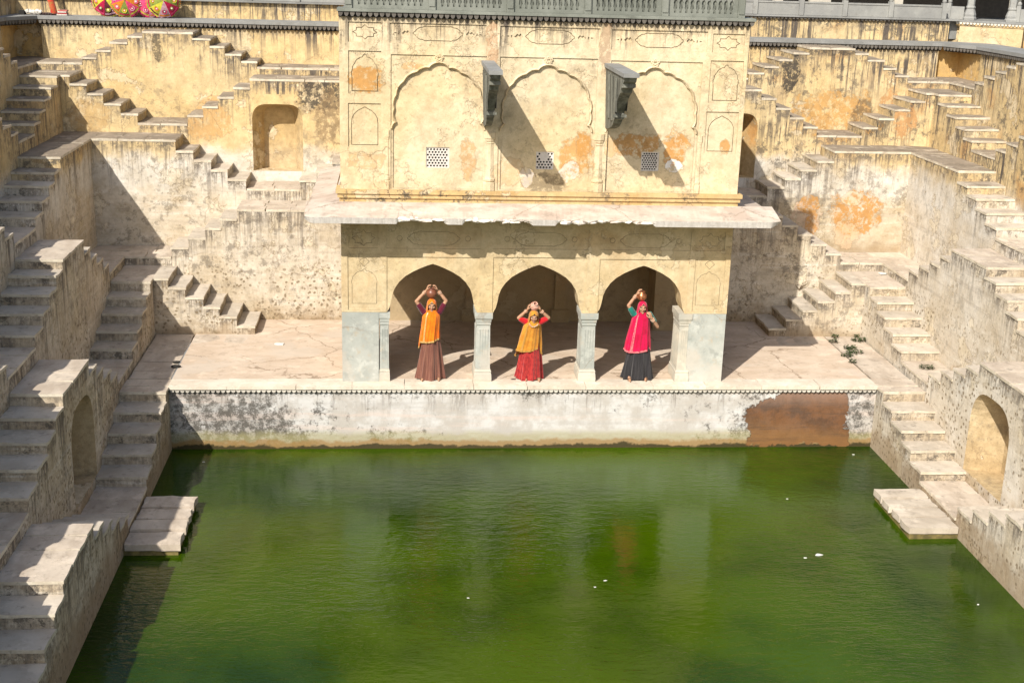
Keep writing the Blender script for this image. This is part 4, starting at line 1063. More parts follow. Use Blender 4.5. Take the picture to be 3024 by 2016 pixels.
# loose lime chunks still clinging along the broken edge
def rock(mb, c, sx, sy, sz, seed, mi=0):
    n1, n2 = 5, 8
    rows = []
    for i in range(n1 + 1):
        ph = math.pi * i / n1 - math.pi / 2
        rows.append([])
        for j in range(n2):
            th = 2 * math.pi * j / n2; d = Vector((math.cos(ph) * math.cos(th), math.cos(ph) * math.sin(th), math.sin(ph)))
            k_ = 1 + .45 * noise.noise(d * 1.7 + Vector((seed, seed * 2, 0)))
            rows[-1].append((c[0] + d.x * sx * k_, c[1] + d.y * sy * k_, c[2] + d.z * sz * k_))
    for i in range(n1):
        for j in range(n2):
            q = [rows[i][j], rows[i][(j + 1) % n2], rows[i + 1][(j + 1) % n2], rows[i + 1][j]]
            cc = sum((Vector(p) for p in q), Vector()) / 4; mb.face(q, cc - Vector(c), mi=mi)
x_ = -2.5
while x_ < 2.1:
    if broken(x_) > .6:
        mb = MB(); rock(mb, (x_, EY + .10 + rnd.uniform(-.02, .03), 3.325 + rnd.uniform(-.015, .02)), rnd.uniform(.07, .17), .085, rnd.uniform(.025, .05), x_ * 9)
        mb.build('lime_chunk', M['broken'], ev)
    x_ += rnd.uniform(.13, .26)

# ------------------------------------------------------------------ ledges at the water
for mp, ya, yb, lb in ((LF, -4.53, -2.69, 'floating looking stone slab ledge at the left edge of the green water'), (RT, -4.24, -2.60, 'bright white stone slab ledge at the right edge of the green water')):
    lg = root('stone_ledge', lb, 'ledge', mp((ya + yb) / 2, 6.45, -1.3), group='stone ledges over the water')
    mb = MB()
    o0 = Vector(mp(0, 0, 0)); V = lambda s, d: Vector(mp(s, d, 0)) - o0
    d0, d1 = 6.05, 6.92
    for q, nd in (([mp(ya, d0, -1.5), mp(yb, d0, -1.5), mp(yb, d0, -1.20), mp(ya, d0, -1.20)], V(0, -1)), ([mp(ya, d0, -1.5), mp(ya, d1, -1.5), mp(ya, d1, -1.20), mp(ya, d0, -1.20)], V(-1, 0)),
                  ([mp(yb, d0, -1.5), mp(yb, d1, -1.5), mp(yb, d1, -1.20), mp(yb, d0, -1.20)], V(1, 0)), ([mp(ya, d0, -1.20), mp(yb, d0, -1.20), mp(yb, d1, -1.20), mp(ya, d1, -1.20)], (0, 0, 1))):
        mb.face(q, nd)
    mb.build('ledge_core', simple('algae_stone', (.22, .17, .06), (.09, .075, .03), 5), lg)
    for i in range(4):
        a = ya + (yb - ya) * i / 4; b = ya + (yb - ya) * (i + 1) / 4
        slab(mp, a + (.034 if i else -.02), b - (.034 if i < 3 else -.02), d0 - .03, d1 - .04, -1.085 + rnd.uniform(-.012, .012), th=.12, n=3, mdv=6, jit=.018).build('paving_stone', M['paving'] if mp is LF else M['tread'], lg)

# ================================================================== PEOPLE
def tube(mb, pts, radii, n=10, flat=(1, 1), mi=0):
    """closed tapered tube with rounded ends"""
    P = [Vector(p) for p in pts]; rows = []
    def frame(t):
        t = t.normalized(); a = Vector((0, 1, 0)) if abs(t.y) < .9 else Vector((1, 0, 0))
        u = t.cross(a).normalized(); v = u.cross(t).normalized(); return u, v
    k = len(P)
    for i in range(k):
        t = P[min(i + 1, k - 1)] - P[max(i - 1, 0)]; u, v = frame(t); tn = t.normalized()
        ring = lambda c, r_: [tuple(c + u * (r_ * flat[0] * math.cos(q * 2 * math.pi / n)) + v * (r_ * flat[1] * math.sin(q * 2 * math.pi / n))) for q in range(n)]
        r_ = radii[i]
        if i == 0: rows += [ring(P[0] - tn * r_ * .95, r_ * .3), ring(P[0] - tn * r_ * .6, r_ * .8)]
        rows.append(ring(P[i], r_))
        if i == k - 1: rows += [ring(P[i] + tn * r_ * .6, r_ * .8), ring(P[i] + tn * r_ * .95, r_ * .3)]
    b = len(mb.v)
    for rw in rows: mb.v += rw
    L_ = len(rows)
    for i in range(L_ - 1):
        for j in range(n):
            f = [b + i * n + j, b + i * n + (j + 1) % n, b + (i + 1) * n + (j + 1) % n, b + (i + 1) * n + j]
            mb.f.append(f); mb.t += [9.0] * 4; mb.mi.append(mi)
    mb.f.append([b + j for j in reversed(range(n))]); mb.t += [9.0] * n; mb.mi.append(mi)
    mb.f.append([b + (L_ - 1) * n + j for j in range(n)]); mb.t += [9.0] * n; mb.mi.append(mi)
def ell(mb, c, r3, n1=10, n2=14, rotx=0.0):
    Rm = Matrix.Rotation(rotx, 3, 'X'); b = len(mb.v); rows = n1 - 1
    for i in range(1, n1):
        ph = math.pi * i / n1 - math.pi / 2
        for j in range(n2):
            th = 2 * math.pi * j / n2
            mb.v.append(tuple(Vector(c) + Rm @ Vector((r3[0] * math.cos(ph) * math.cos(th), r3[1] * math.cos(ph) * math.sin(th), r3[2] * math.sin(ph)))))
    for i in range(rows - 1):
        for j in range(n2):
            mb.f.append([b + i * n2 + j, b + i * n2 + (j + 1) % n2, b + (i + 1) * n2 + (j + 1) % n2, b + (i + 1) * n2 + j]); mb.t += [9.0] * 4; mb.mi.append(0)
    mb.f.append([b + j for j in reversed(range(n2))]); mb.t += [9.0] * n2; mb.mi.append(0)
    mb.f.append([b + (rows - 1) * n2 + j for j in range(n2)]); mb.t += [9.0] * n2; mb.mi.append(0)
def fuse(mb, name, mats, parent, voxel, smooth=2, colour=None):
    """one continuous skin over overlapping closed shapes"""
    o = mb.build(name, mats, None)
    md = o.modifiers.new('r', 'REMESH'); md.mode = 'VOXEL'; md.voxel_size = voxel; md.use_smooth_shade = True
    s2 = o.modifiers.new('s', 'SMOOTH'); s2.iterations = smooth; s2.factor = .5
    dg = bpy.context.evaluated_depsgraph_get()
    me = bpy.data.meshes.new_from_object(o.evaluated_get(dg))
    o.modifiers.clear(); o.data = me
    me.materials.clear()
    for q in mats: me.materials.append(q)
    if colour:
        for p in me.polygons: p.material_index = colour(p.center)
    me.polygons.foreach_set('use_smooth', [True] * len(me.polygons))
    attach(o, parent); return o

def cloth(name, c1, c2, k=(9, 9, 9), alpha=0.0, sheen=.3, weave=60):
    n = NT(name); a = n.noise(k, 5, .6); b = n.noise(weave, 2, .5, off=3)
    col = n.mix(n.step(a, .38, .62), c1, c2)
    col = n.mix(n.step(b, .5, .7, 0, .3), col, tuple(v * .6 for v in c1))
    n.out(col, .85, n.bump(n.add(n.mul(a, .6), n.mul(b, .3)), .35, .01), spec=.15)
    n.b.inputs['Sheen Weight'].default_value = sheen
    if alpha:
        tr = n.n('ShaderNodeBsdfTransparent'); mx = n.n('ShaderNodeMixShader'); mx.inputs[0].default_value = alpha
        n.t.links.new(n.b.outputs[0], mx.inputs[1]); n.t.links.new(tr.outputs[0], mx.inputs[2])
        tr.inputs[0].default_value = (*[min(1, v * 1.5 + .1) for v in c1], 1)
        n.t.links.new(mx.outputs[0], n.t.nodes['Material Output'].inputs['Surface'])
    return n.m
SKIN = simple('skin', (.43, .245, .15), (.37, .205, .125), 6, rough=.55, spec=.35)
LIPS = simple('lips', (.34, .12, .09), rough=.5); EYEW = simple('eye_white', (.42, .36, .31), rough=.4); EYEB = simple('eye_dark', (.02, .013, .01), rough=.3)
HAIR = simple('black_hair', (.012, .01, .009), rough=.5); GOLD = simple('gold_trim', (.55, .36, .13), (.40, .24, .08), 60, rough=.4, spec=.6)
SANDAL = simple('brown_leather', (.16, .09, .05), rough=.6); BANGLE = simple('ivory_bangles', (.66, .55, .42), (.5, .2, .1), 90, rough=.35)

def hand(mb, wr, tip_dir, palm_n, size=1.0, curl=.6, side=1):
    """palm, four bent fingers of unequal length and a thumb from the side of the palm"""
    d = Vector(tip_dir).normalized(); pn = Vector(palm_n); pn = (pn - d * pn.dot(d)).normalized(); s_ = d.cross(pn).normalized() * side
    w_ = Vector(wr)
    for q in (-.026, -.009, .009, .026):
        tube(mb, [w_ + s_ * q * .7, w_ + d * .045 + s_ * q, w_ + d * .085 + s_ * q * 1.1], [.014, .015, .012], n=8)
    for q, ln, c in ((-.030, .058, 1.1), (-.011, .070, 1.0), (.010, .074, .95), (.030, .064, 1.0)):
        b = w_ + d * .085 + s_ * q * 1.1
        a1 = curl * c * .6; a2 = curl * c * 1.25; a3 = curl * c * 1.8
        p1 = b + (d * math.cos(a1) + pn * math.sin(a1)) * ln * .45
        p2 = p1 + (d * math.cos(a2) + pn * math.sin(a2)) * ln * .32
        p3 = p2 + (d * math.cos(a3) + pn * math.sin(a3)) * ln * .25
        tube(mb, [b, p1, p2, p3], [.0098, .0092, .0085, .0075], n=8)
    b = w_ + d * .02 + s_ * .03
    tube(mb, [b, b + d * .03 + s_ * .026 + pn * .01, b + d * .058 + s_ * .030 + pn * .028, b + d * .075 + s_ * .024 + pn * .042], [.0135, .0115, .010, .008], n=8)

def ring(mb, c, ax, r_, t_, n=16, m_=6):
    ax = Vector(ax).normalized(); a = Vector((0, 0, 1)) if abs(ax.z) < .9 else Vector((1, 0, 0)); u = ax.cross(a).normalized(); v = ax.cross(u)
    rows = []
    for i in range(n):
        t = 2 * math.pi * i / n; e_ = u * math.cos(t) + v * math.sin(t)
        rows.append([tuple(Vector(c) + e_ * (r_ + t_ * math.cos(q * 2 * math.pi / m_)) + ax * t_ * math.sin(q * 2 * math.pi / m_)) for q in range(m_)])
    rows.append(rows[0]); mb.grid(rows, None, close=True)

def lathe(mb, c, prof, n=28, tilt=None):
    T = tilt or Matrix.Identity(3)
    rows = [[tuple(Vector(c) + T @ Vector((r_ * math.cos(2 * math.pi * k / n), r_ * math.sin(2 * math.pi * k / n), z))) for k in range(n)] for r_, z in prof]
    mb.grid(rows, None, close=True)

def fold(x):
    t = abs(math.sin(x * .5)); return 1 - 2 * t ** .7
def woman(px, py, S):
    o = root('person', S['label'], 'person', (px, py, 0), 'women carrying pots under the arches')
    W = lambda p: (px + p[0], py + p[1], p[2])
    hc = Vector(S['head']); zs = S['zs']; sx = S.get('sx', 0.0); yl = S.get('lean', 0.0)
    mb = MB()
    # legs and feet
    for sg in (-1, 1):
        tube(mb, [W((sg * .085, .02, .86)), W((sg * .09, .0, .47)), W((sg * .10, .02, .09))], [.085, .058, .04])
        fx, fy = S['feet'][0 if sg < 0 else 1]
        tube(mb, [W((sg * .10, .02, .07)), W((fx, fy + .06, .045)), W((fx, fy, .030)), W((fx, fy - .07, .024))], [.042, .04, .038, .026], flat=(1, .8))
    # trunk, neck, head
    tube(mb, [W((0, .0, .84)), W((0, .0, .95)), W((sx * .4, yl * .4, (.95 + zs) * .5)), W((sx * .8, yl * .8, zs - .10)), W((sx, yl, zs - .015))], [.135, .125, .108, .125, .085], n=14, flat=(1.12, .78))
    tube(mb, [W((sx, yl, zs - .03)), W((hc.x, hc.y + .02, hc.z - .09))], [.055, .048])
    ht = S.get('nod', .12)
    ell(mb, W(hc), (.076, .092, .108), rotx=ht)
    H = lambda v: W(hc + Matrix.Rotation(ht, 3, 'X') @ Vector(v))
    ell(mb, H((0, -.035, -.062)), (.052, .055, .052))                       # jaw
    tube(mb, [H((0, -.088, .018)), H((0, -.106, -.018))], [.009, .014], n=8)   # nose
    tube(mb, [H((-.016, -.088, -.052)), H((.016, -.088, -.052))], [.009, .009], n=8)   # lips
    ell(mb, H((0, -.078, -.092)), (.022, .018, .018))
    for sg in (-1, 1):
        ell(mb, H((sg * .036, -.070, -.016)), (.026, .022, .026)); tube(mb, [H((sg * .014, -.089, .034)), H((sg * .05, -.078, .032))], [.007, .006], n=8)
        ell(mb, H((sg * .077, .0, -.005)), (.010, .02, .028))
    # arms
    hands = []
    for sg, (el, wr, hd, pn, curl, sd_) in zip((-1, 1), S['arms']):
        sh = Vector((sx + sg * .155, yl + .01, zs - .045)); el, wr = Vector(el), Vector(wr)
        tube(mb, [W((sx + sg * .08, yl, zs - .05)), W(sh), W(sh.lerp(el, .5)), W(el)], [.055, .052, .042, .035])
        tube(mb, [W(el), W(el.lerp(wr, .35)), W(wr)], [.035, .035, .024])
        hand(mb, W(wr), hd, pn, curl=curl, side=sd_)
    inv = Matrix.Rotation(-ht, 3, 'X')
    def col(c):
        v = inv @ (Vector(c) - Vector(W(hc)))
        if v.y < -.055 and abs(v.z) < .12 and abs(v.x) < .08:
            if abs(v.z + .052) < .0105 and abs(v.x) < .024: return 1
            for sg in (-1, 1):
                if ((v.x - sg * .034) / .0075) ** 2 + ((v.z - .010) / .007) ** 2 < 1: return 3
                if ((v.x - sg * .034) / .016) ** 2 + ((v.z - .010) / .006) ** 2 < 1: return 2
                if abs(v.z - .033 + abs(v.x - sg * .034) * .15) < .0045 and abs(v.x - sg * .034) < .022: return 3
        return 0
    fuse(mb, 'body', [SKIN, LIPS, EYEW, EYEB], o, .0062, 2, col)
    # hair under the veil
    mb = MB(); rows = []
    for i in range(8):
        ph = math.radians(8 + 82 * i / 7); rows.append([])
        for j in range(13):
            th = math.radians(-78 + 156 * j / 12) - math.pi / 2
            rows[-1].append(H((.081 * math.cos(ph) * math.cos(th), .097 * math.cos(ph) * math.sin(th), .02 + .098 * math.sin(ph))))
    mb.grid(rows[2:], None); mb.build('hair', HAIR, o, smooth=True)
    # blouse
    mb = MB(); zb_ = S.get('blouse_low', 1.06)
    tube(mb, [W((sx * .5, yl * .5, zb_ + .06)), W((sx * .8, yl * .8, zs - .10)), W((sx, yl, zs - .03))], [.128, .138, .098], n=14, flat=(1.12, .80))
    for sg, (el, wr, hd, pn, curl, sd_) in zip((-1, 1), S['arms']):
        sh = Vector((sx + sg * .155, yl + .01, zs - .045)); el = Vector(el)
        tube(mb, [W((sx + sg * .07, yl, zs - .06)), W(sh), W(sh.lerp(el, S.get('sleeve', .62)))], [.066, .064, .056])
    fuse(mb, 'blouse', [S['m_blouse']], o, .011, 3)
    # skirt with deep folds
    rs = random.Random(S['seed']); ph_ = [rs.uniform(0, 6.28) for _ in range(6)]
    mb = MB(); rows = []; N = 180; ztop = .99
    (bx0, bx1), ryb = S['skirt'], S.get('skirt_ry', .20)
    for i in range(15):
        t = i / 14; z_ = ztop + (.018 - ztop) * t; rw = []
        cx = (bx0 + bx1) / 2 * t; rx = .128 + ((bx1 - bx0) / 2 - .128) * t ** .8; ry = .105 + (ryb - .105) * t ** .85
        for j in range(N):
            a = 2 * math.pi * j / N
            f_ = .75 * fold(10 * a + ph_[0] + .7 * math.sin(2 * a) + .5 * t) + .25 * fold(23 * a + ph_[1] + t) + .4 * math.sin(5 * a + ph_[2])
            k_ = 1 + f_ * (.02 + .14 * t)
            rw.append(W((cx + rx * k_ * math.cos(a), ry * k_ * math.sin(a), z_ + (.02 * math.sin(3 * a + ph_[3]) * t if i == 14 else 0))))
        rows.append(rw)
    mb.grid(rows, None, close=True); mb.build('skirt', S['m_skirt'], o, smooth=True)
    # veil body: round the shoulders, falling to the hips in front and lower behind
    mb = MB(); edge = MB(); rows = []; N = 144
    (hx0, hx1), hem = S['veil_w'], S['hem']
    for i in range(17):
        t = i / 16; rw = []
        for j in range(N + 1):
            a = 2 * math.pi * j / N - math.pi / 2                     # starts at the front
            front = max(0, -math.sin(a)); side = math.cos(a)
            zh = hem[1] + (hem[0] - hem[1]) * (.5 - .5 * side) if side < 0 or True else 0
            zh = zh * front + (S['hem_back']) * (1 - front) if front < .35 else hem[1] * (.5 + .5 * side) + hem[0] * (.5 - .5 * side) + S.get('hem_dip', -.03) * (1 - side * side)
            z_ = zs + .01 + (zh - zs - .01) * t
            c0 = sx * max(0, 1 - t * 1.5); cxx = c0 + (hx0 + hx1) / 2 * t
            rx = .100 + .07 * min(1, t * 6) + ((hx1 - hx0) / 2 - .17) * max(0, t - .12) / .88
            ry = .080 + .045 * min(1, t * 6) + (.165 - .125) * t
            f_ = .6 * fold(10 * a + ph_[4] + 1.6 * t) + .35 * fold(19 * a + ph_[5] + 3 * t) + .35 * math.sin(5 * a + ph_[0]) + .25 * math.sin(9 * t + 2.5 * side + ph_[1])
            k_ = 1 + f_ * (.02 + .085 * t)
            cyy = yl * max(0, 1 - t * 1.2)
            rw.append(W((cxx + rx * k_ * math.cos(a), cyy + ry * k_ * math.sin(a), z_)))
        rows.append(rw)
    mb.grid(rows, None); mb.build('veil', S['m_veil'], o, smooth=True)
    top_, bot_ = [tuple(Vector(p) + Vector((0, 0, .0))) for p in rows[-1]], rows[-1]
    def off(p, dz, k_=1.02):
        return (px + (p[0] - px) * k_, py + (p[1] - py) * k_, p[2] + dz)
    for j in range(N): edge.face([off(rows[-1][j], -.012), off(rows[-1][j + 1], -.012), off(rows[-1][j + 1], .022), off(rows[-1][j], .022)])
    edge.build('hem_border', S['m_trim'], o)
    sb = MB(); j0 = int(N * .90)
    for i in range(1, 16):
        q = []
        for ii, jj in ((i, j0), (i, j0 + 4), (i + 1, j0 + 4), (i + 1, j0)):
            p = Vector(rows[ii][jj]); c_ = Vector((px, py, p.z)); q.append(tuple(c_ + (p - c_) * 1.0 + (p - c_).normalized() * .009))
        sb.face(q, (-.4, -1, 0))
    sb.build('side_border', S['m_trim'], o)
    # hood over the head
    mb = MB(); tr = MB(); rows = []; K = 40
    for i in range(15):
        ph = math.radians(-88 + 178 * i / 14)
        op = math.radians(S.get('face_open', 50)) * (1 if ph < .25 else max(0.0, 1 - (ph - .25) / .55)) if ph > -1.15 else math.radians(16)
        low = max(0, -math.sin(ph)); rw = []
        for j in range(K + 1):
            th = -math.pi / 2 + op + (2 * math.pi - 2 * op) * j / K
            rx = .094 * max(.12, math.cos(ph)) + .085 * low ** 2; ry = .112 * max(.10, math.cos(ph)) + .05 * low ** 2
            wr_ = 1 + .03 * math.sin(7 * th + 3 * ph)
            v = Vector((rx * wr_ * math.cos(th), ry * wr_ * math.sin(th), .012 + .118 * math.sin(ph) - .05 * low ** 3))
            v = Matrix.Rotation(ht * (1 - low), 3, 'X') @ v
            b_ = hc * (1 - low ** 3) + Vector((sx, yl, hc.z)) * low ** 3
            rw.append(W(b_ + v))
        rows.append(rw)
    mb.grid(rows, None); mb.build('hood', S['m_veil'], o, smooth=True)
    for i in range(2, 11):
        for q in (0, -1):
            a, b = rows[i][q], rows[i + 1][q]
            a2, b2 = rows[i][q + 2 if q == 0 else q - 2], rows[i + 1][q + 2 if q == 0 else q - 2]
            f = lambda p: tuple(Vector(p) + Vector((0, -.004, 0)))
            tr.face([f(a), f(b), tuple(Vector(b).lerp(Vector(b2), .5) + Vector((0, -.006, 0))), tuple(Vector(a).lerp(Vector(a2), .5) + Vector((0, -.006, 0)))])
    tr.build('face_border', S['m_trim'], o)
    # bangles and sandals
    for (el, wr, hd, pn, curl, sd_) in S['arms']:
        el, wr = Vector(el), Vector(wr)
        for q in S.get('bangles', (.80, .90)):
            mb = MB(); ring(mb, W(el.lerp(wr, q)), wr - el, .036, .007); mb.build('bangle', S.get('m_bangle', BANGLE), o, smooth=True)
    for fx, fy in S['feet']:
        mb = MB(); tube(mb, [W((fx, fy + .07, .010)), W((fx, fy - .085, .010))], [.043, .034], flat=(1, .22)); ring(mb, W((fx, fy - .01, .03)), (0, 1, 0), .040, .007)
        q = mb.build('sandal', SANDAL, o, smooth=True)
    if S.get('necklace'):
        mb = MB()
        for j in range(11):
            a = math.pi * (.12 + .76 * j / 10)
            c = W((sx + .085 * math.cos(a), yl - .118 - .01 * math.sin(a), zs - .03 - .085 * math.sin(a)))
            rock(mb, c, .012, .008, .012, j)
        mb.build('necklace', S['necklace'], o)
    return o

V_OR = cloth('orange_veil', (.80, .20, .006), (.72, .145, .004), alpha=.06)
V_YE = cloth('ochre_veil', (.56, .25, .03), (.47, .18, .018), alpha=.04)
V_PI = cloth('magenta_veil', (.66, .006, .075), (.52, .004, .05), alpha=.20)
S_BR = cloth('brown_skirt', (.19, .082, .055), (.13, .05, .036), k=(26, 26, 2)); S_RE = cloth('red_skirt', (.36, .028, .024), (.22, .014, .016), k=(22, 22, 14), weave=110); S_BK = cloth('charcoal_skirt', (.030, .028, .030), (.018, .017, .019), k=(30, 30, 2))
woman(-1.94, .42, dict(label='woman in an orange veil and brown skirt balancing a round clay pot with both hands', seed=3, head=(-.0, -.045, 1.50), zs=1.395, nod=.22, lean=-.02,
      feet=((-.17, -.13), (.15, -.12)), skirt=(-.31, .25), veil_w=(-.255, .165), hem=(.775, .84), hem_back=.62, face_open=48,
      arms=(((-.295, -.01, 1.56), (-.105, .0, 1.775), (.35, -.05, 1), (.8, 0, -.25), .75, -1), ((.275, -.01, 1.575), (.115, .0, 1.775), (-.45, -.05, 1), (-.8, 0, -.25), .75, 1)),
      m_veil=V_OR, m_skirt=S_BR, m_blouse=cloth('maroon_blouse', (.10, .008, .022), (.07, .005, .016)), m_trim=GOLD, bangles=(.72, .80, .88)))
woman(.02, .42, dict(label='woman in an ochre veil and red skirt stooping under a tilted pale pot', seed=8, head=(.005, -.15, 1.315), zs=1.235, nod=.32, lean=-.09, sx=0.0, blouse_low=.95, sleeve=.66,
      feet=((-.10, -.10), (.15, -.15)), skirt=(-.30, .25), veil_w=(-.33, .20), hem=(.61, .70), hem_back=.47, face_open=54, hem_dip=-.05,
      arms=(((-.285, -.10, 1.265), (-.125, -.14, 1.435), (.30, -.02, 1), (.9, 0, -.1), .7, -1), ((.30, -.10, 1.27), (.135, -.14, 1.425), (-.35, -.02, 1), (-.9, 0, -.1), .7, 1)),
      m_veil=V_YE, m_skirt=S_RE, m_blouse=cloth('red_blouse', (.52, .012, .018), (.42, .008, .012)), m_trim=simple('ochre_trim', (.42, .22, .05)), necklace=simple('beads', (.62, .52, .40), (.4, .15, .05), 60, rough=.3)))
woman(2.155, .42, dict(label='woman in a sheer magenta veil and black skirt steadying a copper pot', seed=14, head=(.005, -.035, 1.475), zs=1.375, nod=.14, lean=-.01, blouse_low=1.09, sleeve=.6,
      feet=((-.19, -.17), (.13, -.12)), skirt=(-.31, .30), veil_w=(-.31, .225), hem=(.585, .655), hem_back=.60, face_open=46,
      arms=(((-.265, .0, 1.50), (-.115, .0, 1.72), (.45, -.05, 1), (.8, 0, -.3), .7, -1), ((.325, -.05, 1.085), (.175, -.14, 1.285), (-.45, .02, 1), (-.5, .6, 0), .8, 1)),
      m_veil=V_PI, m_skirt=S_BK, m_blouse=cloth('teal_blouse', (.01, .15, .115), (.008, .11, .09)), m_trim=simple('pink_trim', (.66, .22, .22), (.4, .05, .08), 50), bangles=(.72, .80, .88)))

# pots
def pot(name_label, c, r_, mat, tilt=0.0, tily=0.0, neck=.55, band=None):
    o = root('water_pot', name_label, 'pot', c, 'pots carried on the head')
    T = Matrix.Rotation(tily, 3, 'Y') @ Matrix.Rotation(tilt, 3, 'X')
    prof = [(0, -.94)] + [(math.cos(a), math.sin(a) * .96) for a in [math.radians(q) for q in (-72, -54, -36, -18, 0, 18, 34, 48)]] + [(neck, .84), (neck * .92, .90), (neck, .96), (neck * 1.22, 1.02), (neck * 1.22, 1.06), (neck * .95, 1.07), (neck * .78, 1.0), (neck * .75, .8), (.6, .4), (0, .2)]
    mb = MB(); lathe(mb, c, [(a * r_, b * r_) for a, b in prof[:12]], tilt=T); mb.build('pot_body', mat, o, smooth=True)
    mb = MB(); lathe(mb, c, [(a * r_, b * r_) for a, b in prof[11:]], tilt=T); mb.build('rim', mat, o, smooth=True)
    if band:
        for q in (20, -14):
            a = math.radians(q); mb = MB(); ring(mb, Vector(c) + T @ Vector((0, 0, math.sin(a) * r_ * .96)), T @ Vector((0, 0, 1)), math.cos(a) * r_ * .995, .005, n=28); mb.build('raised_band', band, o, smooth=True)
    return o
CLAY = simple('clay', (.20, .075, .04), (.16, .055, .03), 9, rough=.38, spec=.5)
PALE = simple('pale_painted_clay', (.58, .40, .33), (.46, .22, .15), 14, rough=.5); COP = simple('copper', (.52, .24, .12), (.36, .13, .06), 18, rough=.33, metal=.75)
pot('round brown clay pot on the head of the woman in orange', (-1.945, .385, 1.727), .104, CLAY)
pot('pale pinkish pot tipped forward so its open mouth shows', (.03, .28, 1.508), .088, PALE, tilt=.62, tily=.18, neck=.46, band=simple('pot_paint', (.40, .13, .08)))
pot('shiny copper pot with bands on the head of the woman in magenta', (2.14, .40, 1.69), .095, COP, neck=.6, band=COP)

# ================================================================== SMALL THINGS
# souvenir parasols lying open against the wall on the upper left walk
def disc(mb, c, u, v, r_, n=14, r0=0.0):
    pts = [Vector(c) + u * (r_ * math.cos(2 * math.pi * k / n)) + v * (r_ * math.sin(2 * math.pi * k / n)) for k in range(n)]
    if r0:
        inn = [Vector(c) + u * (r0 * math.cos(2 * math.pi * k / n)) + v * (r0 * math.sin(2 * math.pi * k / n)) for k in range(n)]
        for k in range(n): mb.face([pts[k], pts[(k + 1) % n], inn[(k + 1) % n], inn[k]], u.cross(v))
    else: mb.face(pts, u.cross(v))
COLS = [(.52, .50, .05), (.42, .012, .06), (.60, .20, .02), (.10, .02, .03), (.62, .06, .16), (.22, .26, .05), (.50, .30, .36)]
CM = [cloth('parasol_cloth_%d' % i, c, tuple(q * .7 for q in c), k=(22, 22, 22), weave=120, sheen=.1) for i, c in enumerate(COLS)]
CM.append(cloth('mirror_white', (.62, .60, .55), (.5, .48, .45)))
def parasol(c, r_, face_dir, roll, scheme, label):
    o = root('parasol', label, 'parasol', c, 'embroidered parasols by the wall')
    f = Vector(face_dir).normalized(); u = f.cross(Vector((0, 0, 1))).normalized(); v = u.cross(f)
    c = Vector(c); N = 8; depth = r_ * .42
    P = lambda a, k: c + u * (r_ * k * math.cos(a)) + v * (r_ * k * math.sin(a)) + f * (depth * (1 - k ** 1.7) - depth * .4)
    for i in range(N):
        a0 = roll + 2 * math.pi * i / N; a1 = a0 + 2 * math.pi / N; am = (a0 + a1) / 2; m0 = scheme[i % len(scheme)]
        mb = MB(); rows = []
        for k in (0.02, .2, .4, .6, .8, .93, 1.0):
            q = [P(a0, k), P(a0 + (am - a0) * .5, k * .985), P(am, k * (.975 if k < 1 else .93)), P(am + (a1 - am) * .5, k * .985), P(a1, k)]
            rows.append(q)
        for r in range(len(rows) - 1):
            for j in range(4): mb.face([rows[r][j], rows[r][j + 1], rows[r + 1][j + 1], rows[r + 1][j]], f)
        gore = mb.build('panel', CM[m0], o)
        cc = P(am, .62) + f * .012; pu = Vector((-math.sin(am), math.cos(am))); pu = u * pu.x + v * pu.y; pv = f.cross(pu)
        for rr, r0, mi in ((.15, .11, (m0 + 2) % 7), (.085, .045, (m0 + 4) % 7), (.04, 0, 7)):
            mb = MB(); disc(mb, cc + f * (.002 if rr > .1 else .004), pu, pv, r_ * rr, 12, r_ * r0); mb.build('embroidered_ring', CM[mi], gore)
        mb = MB()
        for k0, k1 in ((.84, .92),):
            q0, q1 = [P(a0 + (a1 - a0) * t, k0 * .985) + f * .006 for t in (.06, .5, .94)], [P(a0 + (a1 - a0) * t, k1 * .985) + f * .006 for t in (.06, .5, .94)]
            for j in range(2): mb.face([q0[j], q0[j + 1], q1[j + 1], q1[j]], f)
        mb.build('border_band', CM[(m0 + 3) % 7], gore)
        mb = MB()
        for j in range(5):
            t0, t1 = j / 5, (j + 1) / 5; A_, B_ = P(a0 + (a1 - a0) * t0, .985), P(a0 + (a1 - a0) * t1, .985); mid = P(a0 + (a1 - a0) * (t0 + t1) / 2, 1.05)
            mb.face([A_, B_, mid], f)
        q = mb.build('fringe', CM[(m0 + 4) % 7], gore); q['kind'] = 'stuff'
    mb = MB(); tube(mb, [c - f * (r_ * .75), c + f * (depth * .62 + .02)], [.008, .008], n=6); mb.build('shaft', M['black'], o)
    return o
ZL = 6.262
parasol((-9.58, 9.12, ZL + .40), .40, (-.15, -1, .10), .2, (0, 3, 1, 0), 'yellow green and maroon embroidered parasol, leftmost of those by the wall')
parasol((-9.12, 9.02, ZL + .40), .40, (.05, -1, .12), .5, (2, 4, 5), 'pink orange and green embroidered parasol beside the yellow green one')
parasol((-8.55, 9.10, ZL + .39), .39, (.05, -1, .10), .1, (4, 4, 6), 'mostly pink embroidered parasol between two multicoloured ones')
parasol((-8.22, 8.98, ZL + .40), .40, (.25, -1, .12), .35, (1, 6, 0, 5), 'crimson lilac and yellow embroidered parasol, rightmost of those by the wall')
